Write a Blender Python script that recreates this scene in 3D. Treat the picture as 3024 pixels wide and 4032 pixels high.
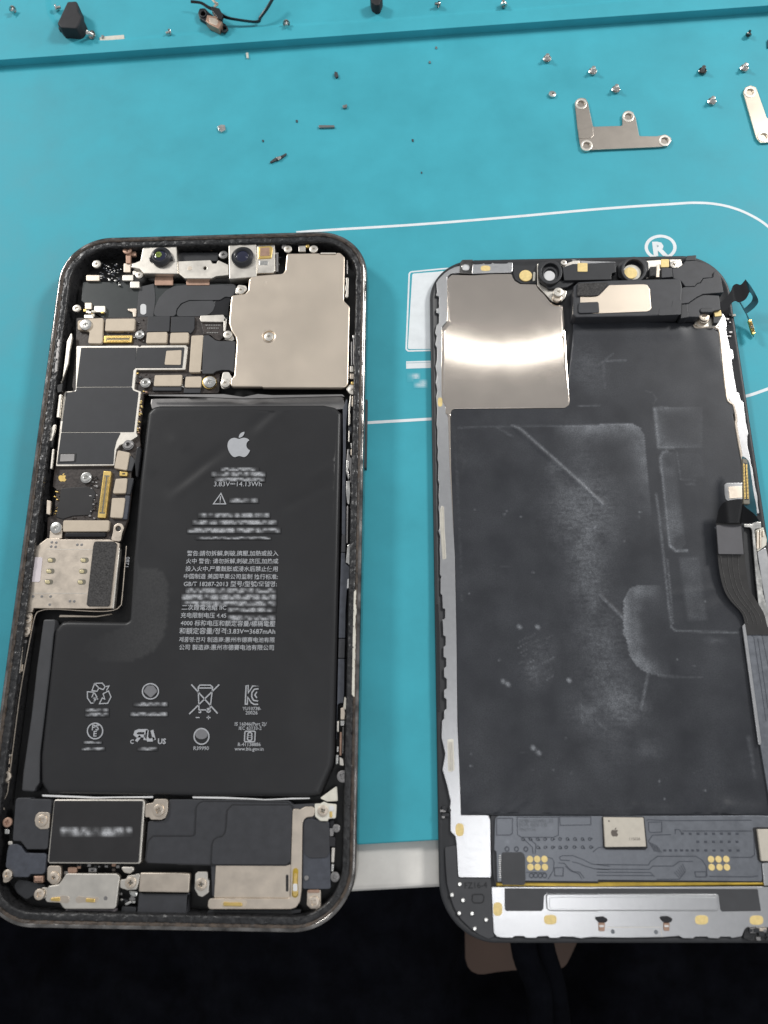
import bpy, bmesh, math, random, re
from mathutils import Vector, Matrix, noise
from mathutils.geometry import tessellate_polygon, delaunay_2d_cdt
random.seed(7)
for o in list(bpy.data.objects): bpy.data.objects.remove(o)
SC = bpy.context.scene
COL = SC.collection
MM = 0.001

# ------------------------------------------------------------------ camera
CF = 3143.2                                   # focal length in photo pixels
CC = Vector((89.516, 34.817, 181.245))        # camera position, millimetres
CR = Matrix(((0.99934, 0.00315409, 0.03618849), (0.0072949, 0.95850326, -0.28498822), (-0.03558566, 0.28506412, 0.95784764)))
cam = bpy.data.cameras.new('camera')
cam.sensor_fit = 'VERTICAL'; cam.sensor_height = 24.0; cam.lens = 24.0 * CF / 4032
cam.clip_start = 0.005; cam.clip_end = 20
cam.dof.use_dof = True; cam.dof.focus_distance = 0.195; cam.dof.aperture_fstop = 12
camo = bpy.data.objects.new('camera', cam); COL.objects.link(camo)
camo.matrix_world = Matrix.Translation(CC * MM) @ CR.to_4x4()
SC.camera = camo
# ------------------------------------------------------------------ world: even grey room light
w = bpy.data.worlds.new('World'); SC.world = w; w.use_nodes = True
bg = w.node_tree.nodes['Background']; bg.inputs[0].default_value = (0.95, 0.97, 1.0, 1); bg.inputs[1].default_value = 0.38
SC.view_settings.view_transform = 'Standard'; SC.view_settings.look = 'None'
SC.view_settings.exposure = 0.13; SC.view_settings.gamma = 1
# ------------------------------------------------------------------ lamps: curved bench lamp (an arc of bulbs), a lamp to the right, an added fill lamp to the left and a ceiling lamp
def area(name, loc, target, size, power, color=(1, 1, 1), shape='DISK'):
    l = bpy.data.lights.new(name, 'AREA'); l.shape = shape; l.size = size; l.energy = power; l.color = color
    o = bpy.data.objects.new(name, l); COL.objects.link(o)
    o.location = loc
    d = Vector(target) - Vector(loc); o.rotation_euler = d.to_track_quat('-Z', 'Y').to_euler()
    return o
RING_C = Vector((0.150, 0.398, 0.302)); RING_R = 0.112
for k in range(26):
    a = math.pi * (1.24 + .52 * k / 25)
    p = RING_C + Vector((math.cos(a) * RING_R, math.sin(a) * RING_R, 0))
    area('arc_lamp_bulb', p, p + Vector((0, -0.15, -1)), 0.013, 0.00105, (1, 0.985, 0.95))
area('side_lamp', (0.60, 0.50, 0.50), (0.1, 0.12, 0), 0.16, 3.5, (1.0, 0.985, 0.96))
area('side_lamp', (-0.50, 0.60, 0.52), (0.1, 0.12, 0), 0.16, 3.3, (1.0, 0.985, 0.96))  # fill lamp added on the left to make up brightness
area('ceiling_lamp', (0.225, -0.105, 1.0), (0.1, 0.08, 0), 0.17, 0.5, (0.97, 0.98, 1.0))

# ------------------------------------------------------------------ where the pieces lie: photo crops measured, rays met with level planes
CROP = {'U': (1512, 0, .91139), 'T': (0, 0, .91139), 'A': (200, 880, .42194), 'B': (800, 880, .42194), 'C': (180, 1500, .42194), 'D': (0, 2150, .42194),
        'E': (0, 3080, .45208), 'F': (700, 3080, .45208), 'G': (1600, 950, .45208), 'H': (2250, 950, .46655), 'I': (2400, 1600, .40678),
        'J': (1650, 1600, .51236), 'K': (1680, 2450, .81013), 'L': (1680, 3150, .434), 'M': (2350, 3150, .40627), 'N': (500, 1550, .57263),
        'O': (600, 2100, .51236), 'P': (100, 2600, .81374), 'Q': (1250, 1500, .40708), 'R': (1250, 2300, .40708), 'S': (0, 2350, .40708), 'Z': (0, 0, 1.82279), 'X': (0, 0, 1)}
def at(c, x, y, z):
    x0, y0, s = CROP[c]
    px, py = x0 + s * x, y0 + s * y
    d = CR @ Vector(((px - 1512) / CF, -(py - 2016) / CF, -1))
    t = (z - CC.z) / d.z
    return CC + d * t
def pts(c, lst, z):
    """'A', [(x,y), ('B',x,y) ...] -> 2D points in mm on the plane z; a string token switches crop"""
    out = []
    for q in lst:
        if isinstance(q, str): c = q; continue
        if isinstance(q[0], str): v = at(q[0], q[1], q[2], z)
        else: v = at(c, q[0], q[1], z)
        out.append(Vector((v.x, v.y)))
    return out
def carea(p):
    return 0.5 * sum(p[i].x * p[(i + 1) % len(p)].y - p[(i + 1) % len(p)].x * p[i].y for i in range(len(p)))
def ccw(p): return p if carea(p) > 0 else p[::-1]
def fillet(p, r, seg=4):
    if r <= 0: return p
    out = []; n = len(p)
    for i in range(n):
        a, b, c = p[i - 1], p[i], p[(i + 1) % n]
        u = a - b; v = c - b; lu, lv = u.length, v.length
        if lu < 1e-6 or lv < 1e-6: continue
        u = u / lu; v = v / lv
        ang = math.acos(max(-1, min(1, u.dot(v))))
        if ang > 2.9 or ang < .1: out.append(b); continue
        t = min(r / math.tan(ang / 2), lu * .46, lv * .46)
        rr = t * math.tan(ang / 2)
        m = (u + v).normalized(); cen = b + m * (rr / math.sin(ang / 2))
        s0 = b + u * t - cen; s1 = b + v * t - cen
        a0 = math.atan2(s0.y, s0.x); da = math.atan2(s1.y, s1.x) - a0
        while da > math.pi: da -= 2 * math.pi
        while da < -math.pi: da += 2 * math.pi
        for k in range(seg + 1):
            g = a0 + da * k / seg
            out.append(cen + Vector((math.cos(g), math.sin(g))) * rr)
    return out
def inset(p, d):
    n = len(p); out = []
    for i in range(n):
        a, b, c = p[i - 1], p[i], p[(i + 1) % n]
        e0 = (b - a); e1 = (c - b)
        if e0.length < 1e-9: e0 = e1
        if e1.length < 1e-9: e1 = e0
        e0 = e0.normalized(); e1 = e1.normalized()
        n0 = Vector((-e0.y, e0.x)); n1 = Vector((-e1.y, e1.x))
        m = n0 + n1
        if m.length < 1e-6: m = n0
        m = m.normalized(); k = max(.5, m.dot(n0))
        out.append(b + m * (d / k))
    return out
def inside(p, x, y):
    r = False; n = len(p); j = n - 1
    for i in range(n):
        if (p[i].y > y) != (p[j].y > y) and x < (p[j].x - p[i].x) * (y - p[i].y) / (p[j].y - p[i].y) + p[i].x: r = not r
        j = i
    return r
def segdist(x, y, a, b):
    vx, vy = b.x - a.x, b.y - a.y
    l = vx * vx + vy * vy
    t = 0 if l == 0 else max(0, min(1, ((x - a.x) * vx + (y - a.y) * vy) / l))
    return math.hypot(x - a.x - t * vx, y - a.y - t * vy), t
def polydist(x, y, p):
    return min(segdist(x, y, p[i - 1], p[i])[0] for i in range(len(p)))
def fbm(x, y, s, z=0.0): return noise.fractal(Vector((x * s, y * s, z)), 1.0, 2.0, 4)

# ------------------------------------------------------------------ materials
MATS = {}
def mat(name, col, rough=.5, metal=0., var=.15, vscale=400, bump=0., bscale=2500, bdist=.02, coat=0., stretch=None, spec=.5, rvar=0., attr=None, acol=None, alpha=1., trans=0., speck=0., col2=None):
    m = bpy.data.materials.new(name); m.use_nodes = True
    nt = m.node_tree; N = nt.nodes; L = nt.links; b = N['Principled BSDF']
    b.inputs['Metallic'].default_value = metal; b.inputs['Roughness'].default_value = rough
    b.inputs['Specular IOR Level'].default_value = spec; b.inputs['Coat Weight'].default_value = coat; b.inputs['Coat Roughness'].default_value = .12
    if trans: b.inputs['Transmission Weight'].default_value = trans
    tc = N.new('ShaderNodeTexCoord'); geo = N.new('ShaderNodeNewGeometry')
    src = geo.outputs['Position']
    if stretch:
        mp = N.new('ShaderNodeMapping'); mp.inputs['Scale'].default_value = stretch; L.new(src, mp.inputs['Vector']); src2 = mp.outputs[0]
    else: src2 = src
    nz = N.new('ShaderNodeTexNoise'); nz.inputs['Scale'].default_value = vscale; nz.inputs['Detail'].default_value = 5; nz.inputs['Roughness'].default_value = .6
    L.new(src, nz.inputs['Vector'])
    rp = N.new('ShaderNodeValToRGB'); L.new(nz.outputs['Fac'], rp.inputs['Fac'])
    lo = tuple(c * (1 - var) for c in col); hi = tuple(min(1, c * (1 + var)) for c in col)
    if col2: lo, hi = col, col2
    rp.color_ramp.elements[0].position = .3; rp.color_ramp.elements[1].position = .7
    rp.color_ramp.elements[0].color = (*lo, 1); rp.color_ramp.elements[1].color = (*hi, 1)
    cout = rp.outputs['Color']
    if attr:
        at_ = N.new('ShaderNodeAttribute'); at_.attribute_name = attr
        gr = N.new('ShaderNodeTexNoise'); gr.inputs['Scale'].default_value = 3600; gr.inputs['Detail'].default_value = 4; L.new(src, gr.inputs['Vector'])
        mr = N.new('ShaderNodeMapRange'); mr.inputs['From Min'].default_value = .3; mr.inputs['From Max'].default_value = .7; mr.inputs['To Min'].default_value = .5; mr.inputs['To Max'].default_value = 1.35
        L.new(gr.outputs['Fac'], mr.inputs['Value'])
        mu = N.new('ShaderNodeMath'); mu.operation = 'MULTIPLY'; mu.use_clamp = True; L.new(at_.outputs['Fac'], mu.inputs[0]); L.new(mr.outputs[0], mu.inputs[1])
        mx = N.new('ShaderNodeMix'); mx.data_type = 'RGBA'; L.new(mu.outputs[0], mx.inputs['Factor']); L.new(cout, mx.inputs['A']); mx.inputs['B'].default_value = (*acol, 1)
        cout = mx.outputs['Result']
    if speck:
        vz = N.new('ShaderNodeTexNoise'); vz.inputs['Scale'].default_value = 1700; vz.inputs['Detail'].default_value = 2; L.new(src, vz.inputs['Vector'])
        vm = N.new('ShaderNodeMapRange'); vm.inputs['From Min'].default_value = .74; vm.inputs['From Max'].default_value = .82; vm.inputs['To Max'].default_value = speck; L.new(vz.outputs['Fac'], vm.inputs['Value'])
        mx = N.new('ShaderNodeMix'); mx.data_type = 'RGBA'; L.new(vm.outputs[0], mx.inputs['Factor']); L.new(cout, mx.inputs['A']); mx.inputs['B'].default_value = (.35, .34, .33, 1)
        cout = mx.outputs['Result']
    L.new(cout, b.inputs['Base Color'])
    if rvar:
        rr = N.new('ShaderNodeMapRange'); rr.inputs['From Min'].default_value = .3; rr.inputs['From Max'].default_value = .7
        rr.inputs['To Min'].default_value = max(.03, rough - rvar); rr.inputs['To Max'].default_value = min(1, rough + rvar)
        L.new(nz.outputs['Fac'], rr.inputs['Value']); L.new(rr.outputs[0], b.inputs['Roughness'])
    if bump:
        bz = N.new('ShaderNodeTexNoise'); bz.inputs['Scale'].default_value = bscale; bz.inputs['Detail'].default_value = 3; L.new(src2, bz.inputs['Vector'])
        bp = N.new('ShaderNodeBump'); bp.inputs['Strength'].default_value = bump; bp.inputs['Distance'].default_value = bdist * MM; L.new(bz.outputs['Fac'], bp.inputs['Height'])
        L.new(bp.outputs['Normal'], b.inputs['Normal'])
    MATS[name] = m
    return m
mat('teal_silicone', (.046, .362, .448), .56, var=.09, vscale=55, rvar=.07, speck=.16, bump=.35, bscale=1500, bdist=.03, spec=.35)
mat('white_print', (.74, .78, .80), .6, var=.06, vscale=300)
mat('table_white', (.70, .68, .64), .42, var=.09, vscale=140, speck=.3, rvar=.1)
mat('beige_steel', (.80, .695, .575), .35, 1., var=.02, vscale=90, bump=.55, bscale=3200, bdist=.005, rvar=.03)
mat('warm_steel', (.68, .595, .50), .42, 1., var=.07, vscale=400, bump=.35, bscale=3000, bdist=.02, rvar=.06)
mat('taupe_steel', (.42, .38, .335), .40, 1., var=.05, vscale=300, bump=.6, bscale=2000, bdist=.02)
mat('chip_beige', (.56, .515, .44), .5, .15, var=.05, vscale=900, bump=.3, bscale=2500)
mat('warm_sticker', (.55, .47, .37), .55, .35, var=.05, vscale=500, bump=.2, bscale=3500, bdist=.01)
mat('pale_nickel', (.72, .68, .615), .42, 1., var=.06, vscale=300, bump=.25, bscale=2500, bdist=.02, rvar=.06)
mat('bright_steel', (.66, .65, .62), .26, 1., var=.1, vscale=600, rvar=.1)
mat('silver_bracket', (.56, .56, .565), .29, 1., var=.03, vscale=900, bump=.45, bscale=1800, bdist=.006, stretch=(1, 3.5, 1), rvar=.015)
mat('heat_plate', (.74, .66, .58), .09, 1., var=.02, vscale=200, bump=.5, bscale=3600, bdist=.0010, rvar=.008)
mat('dark_rim_steel', (.24, .23, .22), .14, 1., var=.65, vscale=260, rvar=.08, bump=.4, bscale=420, bdist=.03)  # wide tone variation paints glints into the steel colour
mat('brown_residue', (.014, .011, .0095), .5, 0., vscale=900, col2=(.085, .06, .042), bump=.8, bscale=1400, bdist=.12, rvar=.2)
mat('black_gasket', (.017, .017, .018), .36, 0., var=.5, vscale=1200, bump=.8, bscale=1500, bdist=.15, speck=.12, rvar=.15)
mat('cavity_black', (.011, .011, .0115), .45, var=.4, vscale=300)
mat('black_plastic', (.020, .021, .024), .48, var=.15, vscale=500, bump=.25, bscale=4000, bdist=.015)
mat('slate_plastic', (.034, .035, .040), .5, var=.15, vscale=500, bump=.2, bscale=3500, bdist=.012)
mat('blue_slate', (.055, .06, .075), .45, var=.2, vscale=800, bump=.25, bscale=3000, bdist=.015)
mat('black_tape', (.026, .027, .031), .52, var=.1, vscale=300, bump=.15, bscale=5000, bdist=.01)
mat('slate_tape', (.048, .049, .053), .5, var=.1, vscale=250, bump=.1, bscale=4000, bdist=.01)
mat('green_film', (.030, .036, .036), .33, var=.2, vscale=120, bump=.2, bscale=300, bdist=.06)
mat('battery_black', (.0215, .0215, .023), .37, spec=.35, var=.08, vscale=90, bump=.12, bscale=5000, bdist=.008, attr='wear_sheen_ink', acol=(.085, .085, .085), speck=.05)
mat('panel_black', (.0175, .019, .024), .41, spec=.35, var=.10, vscale=120, bump=.22, bscale=3200, bdist=.012, attr='wear_sheen_ink', acol=(.28, .295, .32), speck=.06)
mat('label_black', (.017, .016, .017), .42, var=.2, vscale=200, speck=.08)
mat('blurred_print', (.0215, .0215, .023), .37, spec=.35, var=.06, vscale=90, attr='wear_sheen_ink', acol=(.44, .45, .47))
mat('blurred_mat_print', (.046, .362, .448), .56, var=.05, vscale=40, attr='wear_sheen_ink', acol=(.62, .70, .74))
mat('blurred_label', (.017, .016, .017), .42, var=.1, vscale=200, attr='wear_sheen_ink', acol=(.50, .51, .53))
mat('grey_ink', (.40, .41, .43), .55, var=.05, vscale=800)
mat('dim_ink', (.17, .17, .18), .55, var=.1, vscale=800)
mat('dark_ink', (.12, .10, .085), .5, var=.1, vscale=800)
mat('black_ink', (.012, .012, .014), .5)
mat('grey_paint_ink', (.13, .14, .155), .5)
mat('brown_board', (.040, .031, .027), .42, var=.4, vscale=1500, bump=.5, bscale=1800, bdist=.06, rvar=.1)
mat('grey_board', (.16, .17, .19), .36, .45, var=.12, vscale=700, bump=.35, bscale=2200, bdist=.02, rvar=.06)
mat('gold', (.86, .62, .22), .34, 1., var=.12, vscale=900)
mat('gold_pad', (.80, .62, .27), .5, .2, var=.1, vscale=1500, bump=.2, bscale=2500)
mat('pale_gold', (.78, .68, .42), .36, .9, var=.1)
mat('copper', (.42, .27, .20), .45, .6, var=.15, vscale=600)
mat('amber_film', (.42, .28, .03), .3, .3, var=.3, vscale=300)
mat('solder', (.62, .61, .58), .3, 1., var=.25, vscale=1800)
mat('black_glass', (.006, .006, .008), .06, coat=1.)
mat('lens_green', (.22, .30, .05), .12, .3, var=.6, vscale=1500, coat=1.)
mat('lens_blue', (.004, .006, .03), .05, coat=1.)
mat('lens_ring', (.02, .021, .024), .3)
mat('white_plastic', (.66, .66, .66), .5, var=.05)
mat('pink_white', (.66, .60, .62), .55, var=.04)
mat('milky_plastic', (.72, .69, .60), .3, .2, var=.1, vscale=800)
mat('foam', (.050, .048, .047), .9, vscale=2500, var=.6, bump=1., bscale=2300, bdist=.15)
mat('rubber', (.012, .012, .015), .65, var=.3, vscale=400, bump=.5, bscale=1200, bdist=.05)
mat('flex_black', (.012, .012, .014), .28, var=.2, vscale=300)
mat('loop_black', (.004, .004, .005), .3, spec=.25)  # loop faces away, its dark reflection is put into the colour
mat('flex_trace', (.16, .155, .15), .35, .5)
mat('flex_teal', (.010, .075, .10), .3, var=.2, vscale=300)
mat('flex_grey', (.055, .053, .052), .24, .3, var=.15, vscale=300)
mat('grey_stiffener', (.085, .083, .090), .5, var=.08)
mat('connector_grey', (.17, .155, .12), .45, var=.15)
mat('mid_ink', (.28, .28, .29), .55, var=.1, vscale=800)
mat('trouser_cloth', (.0050, .0055, .0085), .95, var=.4, vscale=150, bump=.4, bscale=900, bdist=.2, spec=.1)
mat('wood_floor', (.13, .084, .064), .5, var=.25, vscale=8)
mat('purple_slab', (.16, .145, .155), .45, var=.1)
mat('foil_grey', (.30, .29, .285), .38, .9, var=.15, vscale=150, bump=.2, bscale=250, bdist=.05)
mat('dirt', (.05, .055, .06), .6, .2, var=.4, vscale=1500)

# ------------------------------------------------------------------ building helpers
WPOS = {}
def add(name, me, m=None, parent=None, pivot=None, **kw):
    """link a mesh whose coordinates are world millimetres; origin moved to its own base"""
    n = len(me.vertices)
    if n:
        xs = [v.co for v in me.vertices]
        c = pivot or Vector(((min(v.x for v in xs) + max(v.x for v in xs)) / 2, (min(v.y for v in xs) + max(v.y for v in xs)) / 2, min(v.z for v in xs)))
    else: c = Vector()
    me.transform(Matrix.Scale(MM, 4) @ Matrix.Translation(-c))
    if m: me.materials.append(MATS[m])
    me.name = name
    o = bpy.data.objects.new(name, me); COL.objects.link(o)
    base = WPOS[parent.name] if parent else Vector()
    o.parent = parent; o.location = (c - base) * MM; WPOS[o.name] = c
    for k, v in kw.items(): o[k] = v
    return o
def empty(name, c, label, cat, group=None):
    o = bpy.data.objects.new(name, None); COL.objects.link(o); o.empty_display_size = .005
    o.location = Vector(c) * MM; WPOS[o.name] = Vector(c)
    o['label'] = label; o['category'] = cat
    if group: o['group'] = group
    return o
def finish(bm, smooth=35):
    bmesh.ops.recalc_face_normals(bm, faces=bm.faces[:])
    me = bpy.data.meshes.new('m'); bm.to_mesh(me); bm.free()
    if smooth:
        me.shade_smooth(); me.set_sharp_from_angle(angle=math.radians(smooth))
    return me
def add_prism(bm, p, z0, z1, bev=.1, holes=(), seg=2, bottom=False):
    """outline p (2D, mm) pulled up from z0 to z1 with a rounded upper edge"""
    p = ccw(p); holes = [ccw(h)[::-1] for h in holes]
    tops = []
    for q in [p] + list(holes):
        rings = [(q, z0), (q, z1 - bev)]
        if bev > 0:
            for k in range(1, seg + 1):
                a = math.pi / 2 * k / seg
                rings.append((inset(q, bev * (1 - math.cos(a))), z1 - bev + bev * math.sin(a)))
            rings.append((inset(q, bev + .03), z1))
        vs = [[bm.verts.new((v.x, v.y, z)) for v in r] for r, z in rings]
        n = len(q)
        for i in range(len(vs) - 1):
            for j in range(n):
                try: bm.faces.new((vs[i][j], vs[i][(j + 1) % n], vs[i + 1][(j + 1) % n], vs[i + 1][j]))
                except ValueError: pass
        tops.append(vs[-1])
        if bottom and q is p:
            try: bm.faces.new(vs[0][::-1])
            except ValueError: pass
    flat = [v for t in tops for v in t]
    if len(tops) == 1 and len(tops[0]) <= 4: bm.faces.new(tops[0]); return
    if holes:
        V = [Vector((v.co.x, v.co.y)) for v in flat]; Ed = []; b0 = 0
        for t in tops: Ed += [(b0 + i, b0 + (i + 1) % len(t)) for i in range(len(t))]; b0 += len(t)
        V2, _, Fa, orig, *_ = delaunay_2d_cdt(V, Ed, [], 0, 1e-6)
        loops = [[V[i] for i in range(len(tops[0]))]] + [[Vector((v.co.x, v.co.y)) for v in t] for t in tops[1:]]
        vmap = [flat[orig[i][0]] if orig[i] and orig[i][0] < len(flat) else bm.verts.new((V2[i].x, V2[i].y, z1)) for i in range(len(V2))]
        for f in Fa:
            c = sum((V2[i] for i in f), Vector((0, 0))) / len(f)
            if inside(loops[0], c.x, c.y) and not any(inside(h, c.x, c.y) for h in loops[1:]):
                try: bm.faces.new([vmap[i] for i in f])
                except ValueError: pass
        return
    for t in tessellate_polygon([[v.co for v in t] for t in tops]):
        try: bm.faces.new([flat[i] for i in t])
        except ValueError: pass
def plate(name, c, lst, z, th, m, parent, r=.3, bev=.1, holes=(), bottom=False, **kw):
    p = fillet(ccw(pts(c, lst, z)), r)
    bm = bmesh.new()
    hs = []
    for h in holes:      # (x, y, rx, ry) in crop pixels or a list of points
        hs.append(circle_px(c, h[0], h[1], h[2], h[3] if len(h) > 3 else h[2], z))
    add_prism(bm, p, z - th, z, min(bev, th * .8), hs, bottom=bottom)
    return add(name, finish(bm), m, parent, **kw)
def circle_px(c, x, y, rx, ry=None, z=0, n=20):
    ry = ry or rx
    return pts(c, [(x + rx * math.cos(2 * math.pi * k / n), y + ry * math.sin(2 * math.pi * k / n)) for k in range(n)], z)
def box_px(name, c, x0, y0, x1, y1, z, th, m, parent, r=.2, bev=.08, **kw):
    return plate(name, c, [(x0, y0), (x1, y0), (x1, y1), (x0, y1)], z, th, m, parent, r, bev, **kw)
def disc(name, c, x, y, r, z, th, m, parent, bev=.08, **kw):
    q = at(c, x, y, z); s = CROP[c][2]
    rm = (at(c, x + r, y, z) - q).length
    bm = bmesh.new()
    add_prism(bm, [Vector((q.x + rm * math.cos(2 * math.pi * k / 24), q.y + rm * math.sin(2 * math.pi * k / 24))) for k in range(24)], z - th, z, min(bev, th * .8))
    return add(name, finish(bm), m, parent, **kw)
def ribbon2(p, w, closed=False):
    n = len(p); L = []; R = []
    for i in range(n):
        a = p[i - 1] if (i or closed) else p[i]; b = p[(i + 1) % n] if (i < n - 1 or closed) else p[i]
        d0 = (p[i] - a); d1 = (b - p[i])
        t = (d0.normalized() if d0.length > 1e-9 else Vector((0, 0))) + (d1.normalized() if d1.length > 1e-9 else Vector((0, 0)))
        t = t.normalized() if t.length > 1e-9 else Vector((1, 0))
        nn = Vector((-t.y, t.x))
        k = 1.0
        if d0.length > 1e-9 and d1.length > 1e-9: k = 1 / max(.55, abs(nn.dot(Vector((-d0.y, d0.x)).normalized())))
        L.append(p[i] + nn * w * .5 * k); R.append(p[i] - nn * w * .5 * k)
    return L, R
def add_stroke(bm, p, w, z0, z1, closed=False):
    L, R = ribbon2(p, w, closed); n = len(p)
    tl = [bm.verts.new((v.x, v.y, z1)) for v in L]; tr = [bm.verts.new((v.x, v.y, z1)) for v in R]
    bl = [bm.verts.new((v.x, v.y, z0)) for v in L]; br = [bm.verts.new((v.x, v.y, z0)) for v in R]
    for i in range(n if closed else n - 1):
        j = (i + 1) % n
        for f in ((tl[i], tl[j], tr[j], tr[i]), (bl[i], bl[j], tl[j], tl[i]), (tr[i], tr[j], br[j], br[i])):
            bm.faces.new(f)
    if not closed:
        for i in (0, n - 1): bm.faces.new((tl[i], tr[i], br[i], bl[i]))
def stroke(name, c, lst, w, z, m, parent, closed=False, th=.02, r=0, **kw):
    p = pts(c, lst, z)
    if r and closed: p = fillet(ccw(p), r, 6)
    elif r: p = smooth_line(p)
    bm = bmesh.new(); add_stroke(bm, p, w, z - th, z, closed)
    return add(name, finish(bm, 0), m, parent, **kw)
def smooth_line(p, k=6):
    out = []; n = len(p)
    for i in range(n - 1):
        a = p[max(0, i - 1)]; b = p[i]; c = p[i + 1]; d = p[min(n - 1, i + 2)]
        for j in range(k):
            t = j / k
            out.append(.5 * ((2 * b) + (c - a) * t + (2 * a - 5 * b + 4 * c - d) * t * t + (3 * b - a - 3 * c + d) * t ** 3))
    out.append(p[-1]); return out
def tube(name, p, r, m, parent, seg=8, **kw):
    """round wire through 3D points (mm)"""
    p = smooth_line([Vector(v) for v in p], 5)
    bm = bmesh.new(); rings = []
    for i, v in enumerate(p):
        t = (p[min(i + 1, len(p) - 1)] - p[max(i - 1, 0)]).normalized()
        u = t.orthogonal().normalized() if i == 0 else (u - t * u.dot(t)).normalized()
        q = t.cross(u)
        rings.append([bm.verts.new(v + (u * math.cos(2 * math.pi * k / seg) + q * math.sin(2 * math.pi * k / seg)) * r) for k in range(seg)])
    for a, b in zip(rings, rings[1:]):
        for k in range(seg): bm.faces.new((a[k], a[(k + 1) % seg], b[(k + 1) % seg], b[k]))
    bm.faces.new(rings[0]); bm.faces.new(rings[-1][::-1])
    return add(name, finish(bm, 50), m, parent, **kw)
def band(name, left, right, th, m, parent, sub=5, **kw):
    """flat flexible ribbon between two 3D edge lines"""
    left = smooth_line([Vector(v) for v in left], sub); right = smooth_line([Vector(v) for v in right], sub)
    bm = bmesh.new(); up = []; dn = []
    for a, b in zip(left, right):
        up.append((bm.verts.new(a), bm.verts.new(b)))
    for i in range(len(up) - 1): bm.faces.new((up[i][0], up[i][1], up[i + 1][1], up[i + 1][0]))
    bmesh.ops.recalc_face_normals(bm, faces=bm.faces[:])
    bmesh.ops.solidify(bm, geom=bm.faces[:], thickness=th)
    return add(name, finish(bm, 50), m, parent, **kw)
def sweep(bm, path, profile, jit=None):
    """profile [(inward offset, z)] carried round the closed outline path"""
    rings = []
    for oi, (off, z) in enumerate(profile):
        q = inset(path, off) if off else path
        ring = []
        for i, v in enumerate(q):
            dz, dn = jit(i, oi, v) if jit else (0, 0)
            ring.append(bm.verts.new((v.x, v.y, z + dz)))
        rings.append(ring)
    n = len(path)
    for a, b in zip(rings, rings[1:]):
        for j in range(n): bm.faces.new((a[j], a[(j + 1) % n], b[(j + 1) % n], b[j]))
def resample(p, step):
    out = []; n = len(p)
    for i in range(n):
        a, b = p[i], p[(i + 1) % n]; k = max(1, int((b - a).length / step))
        for j in range(k): out.append(a.lerp(b, j / k))
    return out
def sheet(name, p, z, depth, step, m, parent, bev=0., zf=None, wf=None, pivot=None):
    """plate whose top is a fine grid, so that it can carry creases (zf) and a wear attribute (wf)"""
    p = ccw(p); rings = [(p, z - depth), (p, z - bev)]
    S = 5
    if bev:
        for k in range(1, S + 1):
            a = math.pi / 2 * k / S; rings.append((inset(p, bev * (1 - math.cos(a))), z - bev + bev * math.sin(a)))
    top = rings[-1][0]
    bb = (min(v.x for v in top), max(v.x for v in top), min(v.y for v in top), max(v.y for v in top))
    P = [Vector(v) for v in top]; nb = len(P); y = bb[2] + step
    row = 0
    while y < bb[3]:
        x = bb[0] + step * (.5 + .5 * (row % 2))
        while x < bb[1]:
            if inside(top, x, y) and polydist(x, y, top) > step * .4: P.append(Vector((x, y)))
            x += step
        y += step * .87; row += 1
    V, Ed, Fa, *_ = delaunay_2d_cdt(P, [(i, (i + 1) % nb) for i in range(nb)], [], 1, 1e-5)
    bm = bmesh.new()
    vs = [bm.verts.new((v.x, v.y, z + (zf(v.x, v.y) if zf else 0))) for v in V]
    for f in Fa:
        if len(f) >= 3:
            try: bm.faces.new([vs[i] for i in f])
            except ValueError: pass
    vr = [[bm.verts.new((v.x, v.y, zz)) for v in r] for r, zz in (rings[:-1] if bev else rings[:1])] + [[vs[i] for i in range(nb)]]
    for a, b in zip(vr, vr[1:]):
        for j in range(nb):
            try: bm.faces.new((a[j], a[(j + 1) % nb], b[(j + 1) % nb], b[j]))
            except ValueError: pass
    bm.verts.index_update()
    W = [wf(v.co.x, v.co.y) if wf else 0 for v in bm.verts]
    me = finish(bm, 60)
    if wf:
        a = me.attributes.new('wear_sheen_ink', 'FLOAT', 'POINT'); a.data.foreach_set('value', W)
    return add(name, me, m, parent, pivot=pivot)
def text(body, c, l, r_, z, m, parent, name='printed_text', squash=1., bold=0.):
    a = at(c, l[0], l[1], z); b = at(c, r_[0], r_[1], z)
    cu = bpy.data.curves.new('t', 'FONT'); cu.body = body; cu.size = 1; cu.offset = bold; cu.resolution_u = 2
    o = bpy.data.objects.new('t', cu); COL.objects.link(o)
    dg = bpy.context.evaluated_depsgraph_get()
    me = bpy.data.meshes.new_from_object(o.evaluated_get(dg)); bpy.data.objects.remove(o)
    xs = [v.co.x for v in me.vertices]; x0, x1 = min(xs), max(xs)
    s = (b - a).length / (x1 - x0); u = (b - a).normalized(); v = Vector((-u.y, u.x, 0))
    M = Matrix(((u.x * s, v.x * s * squash, 0, a.x - u.x * s * x0), (u.y * s, v.y * s * squash, 0, a.y - u.y * s * x0), (0, 0, 1, z), (0, 0, 0, 1)))
    me.transform(M); me.materials.clear()
    return add(name, me, m, parent)
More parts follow.
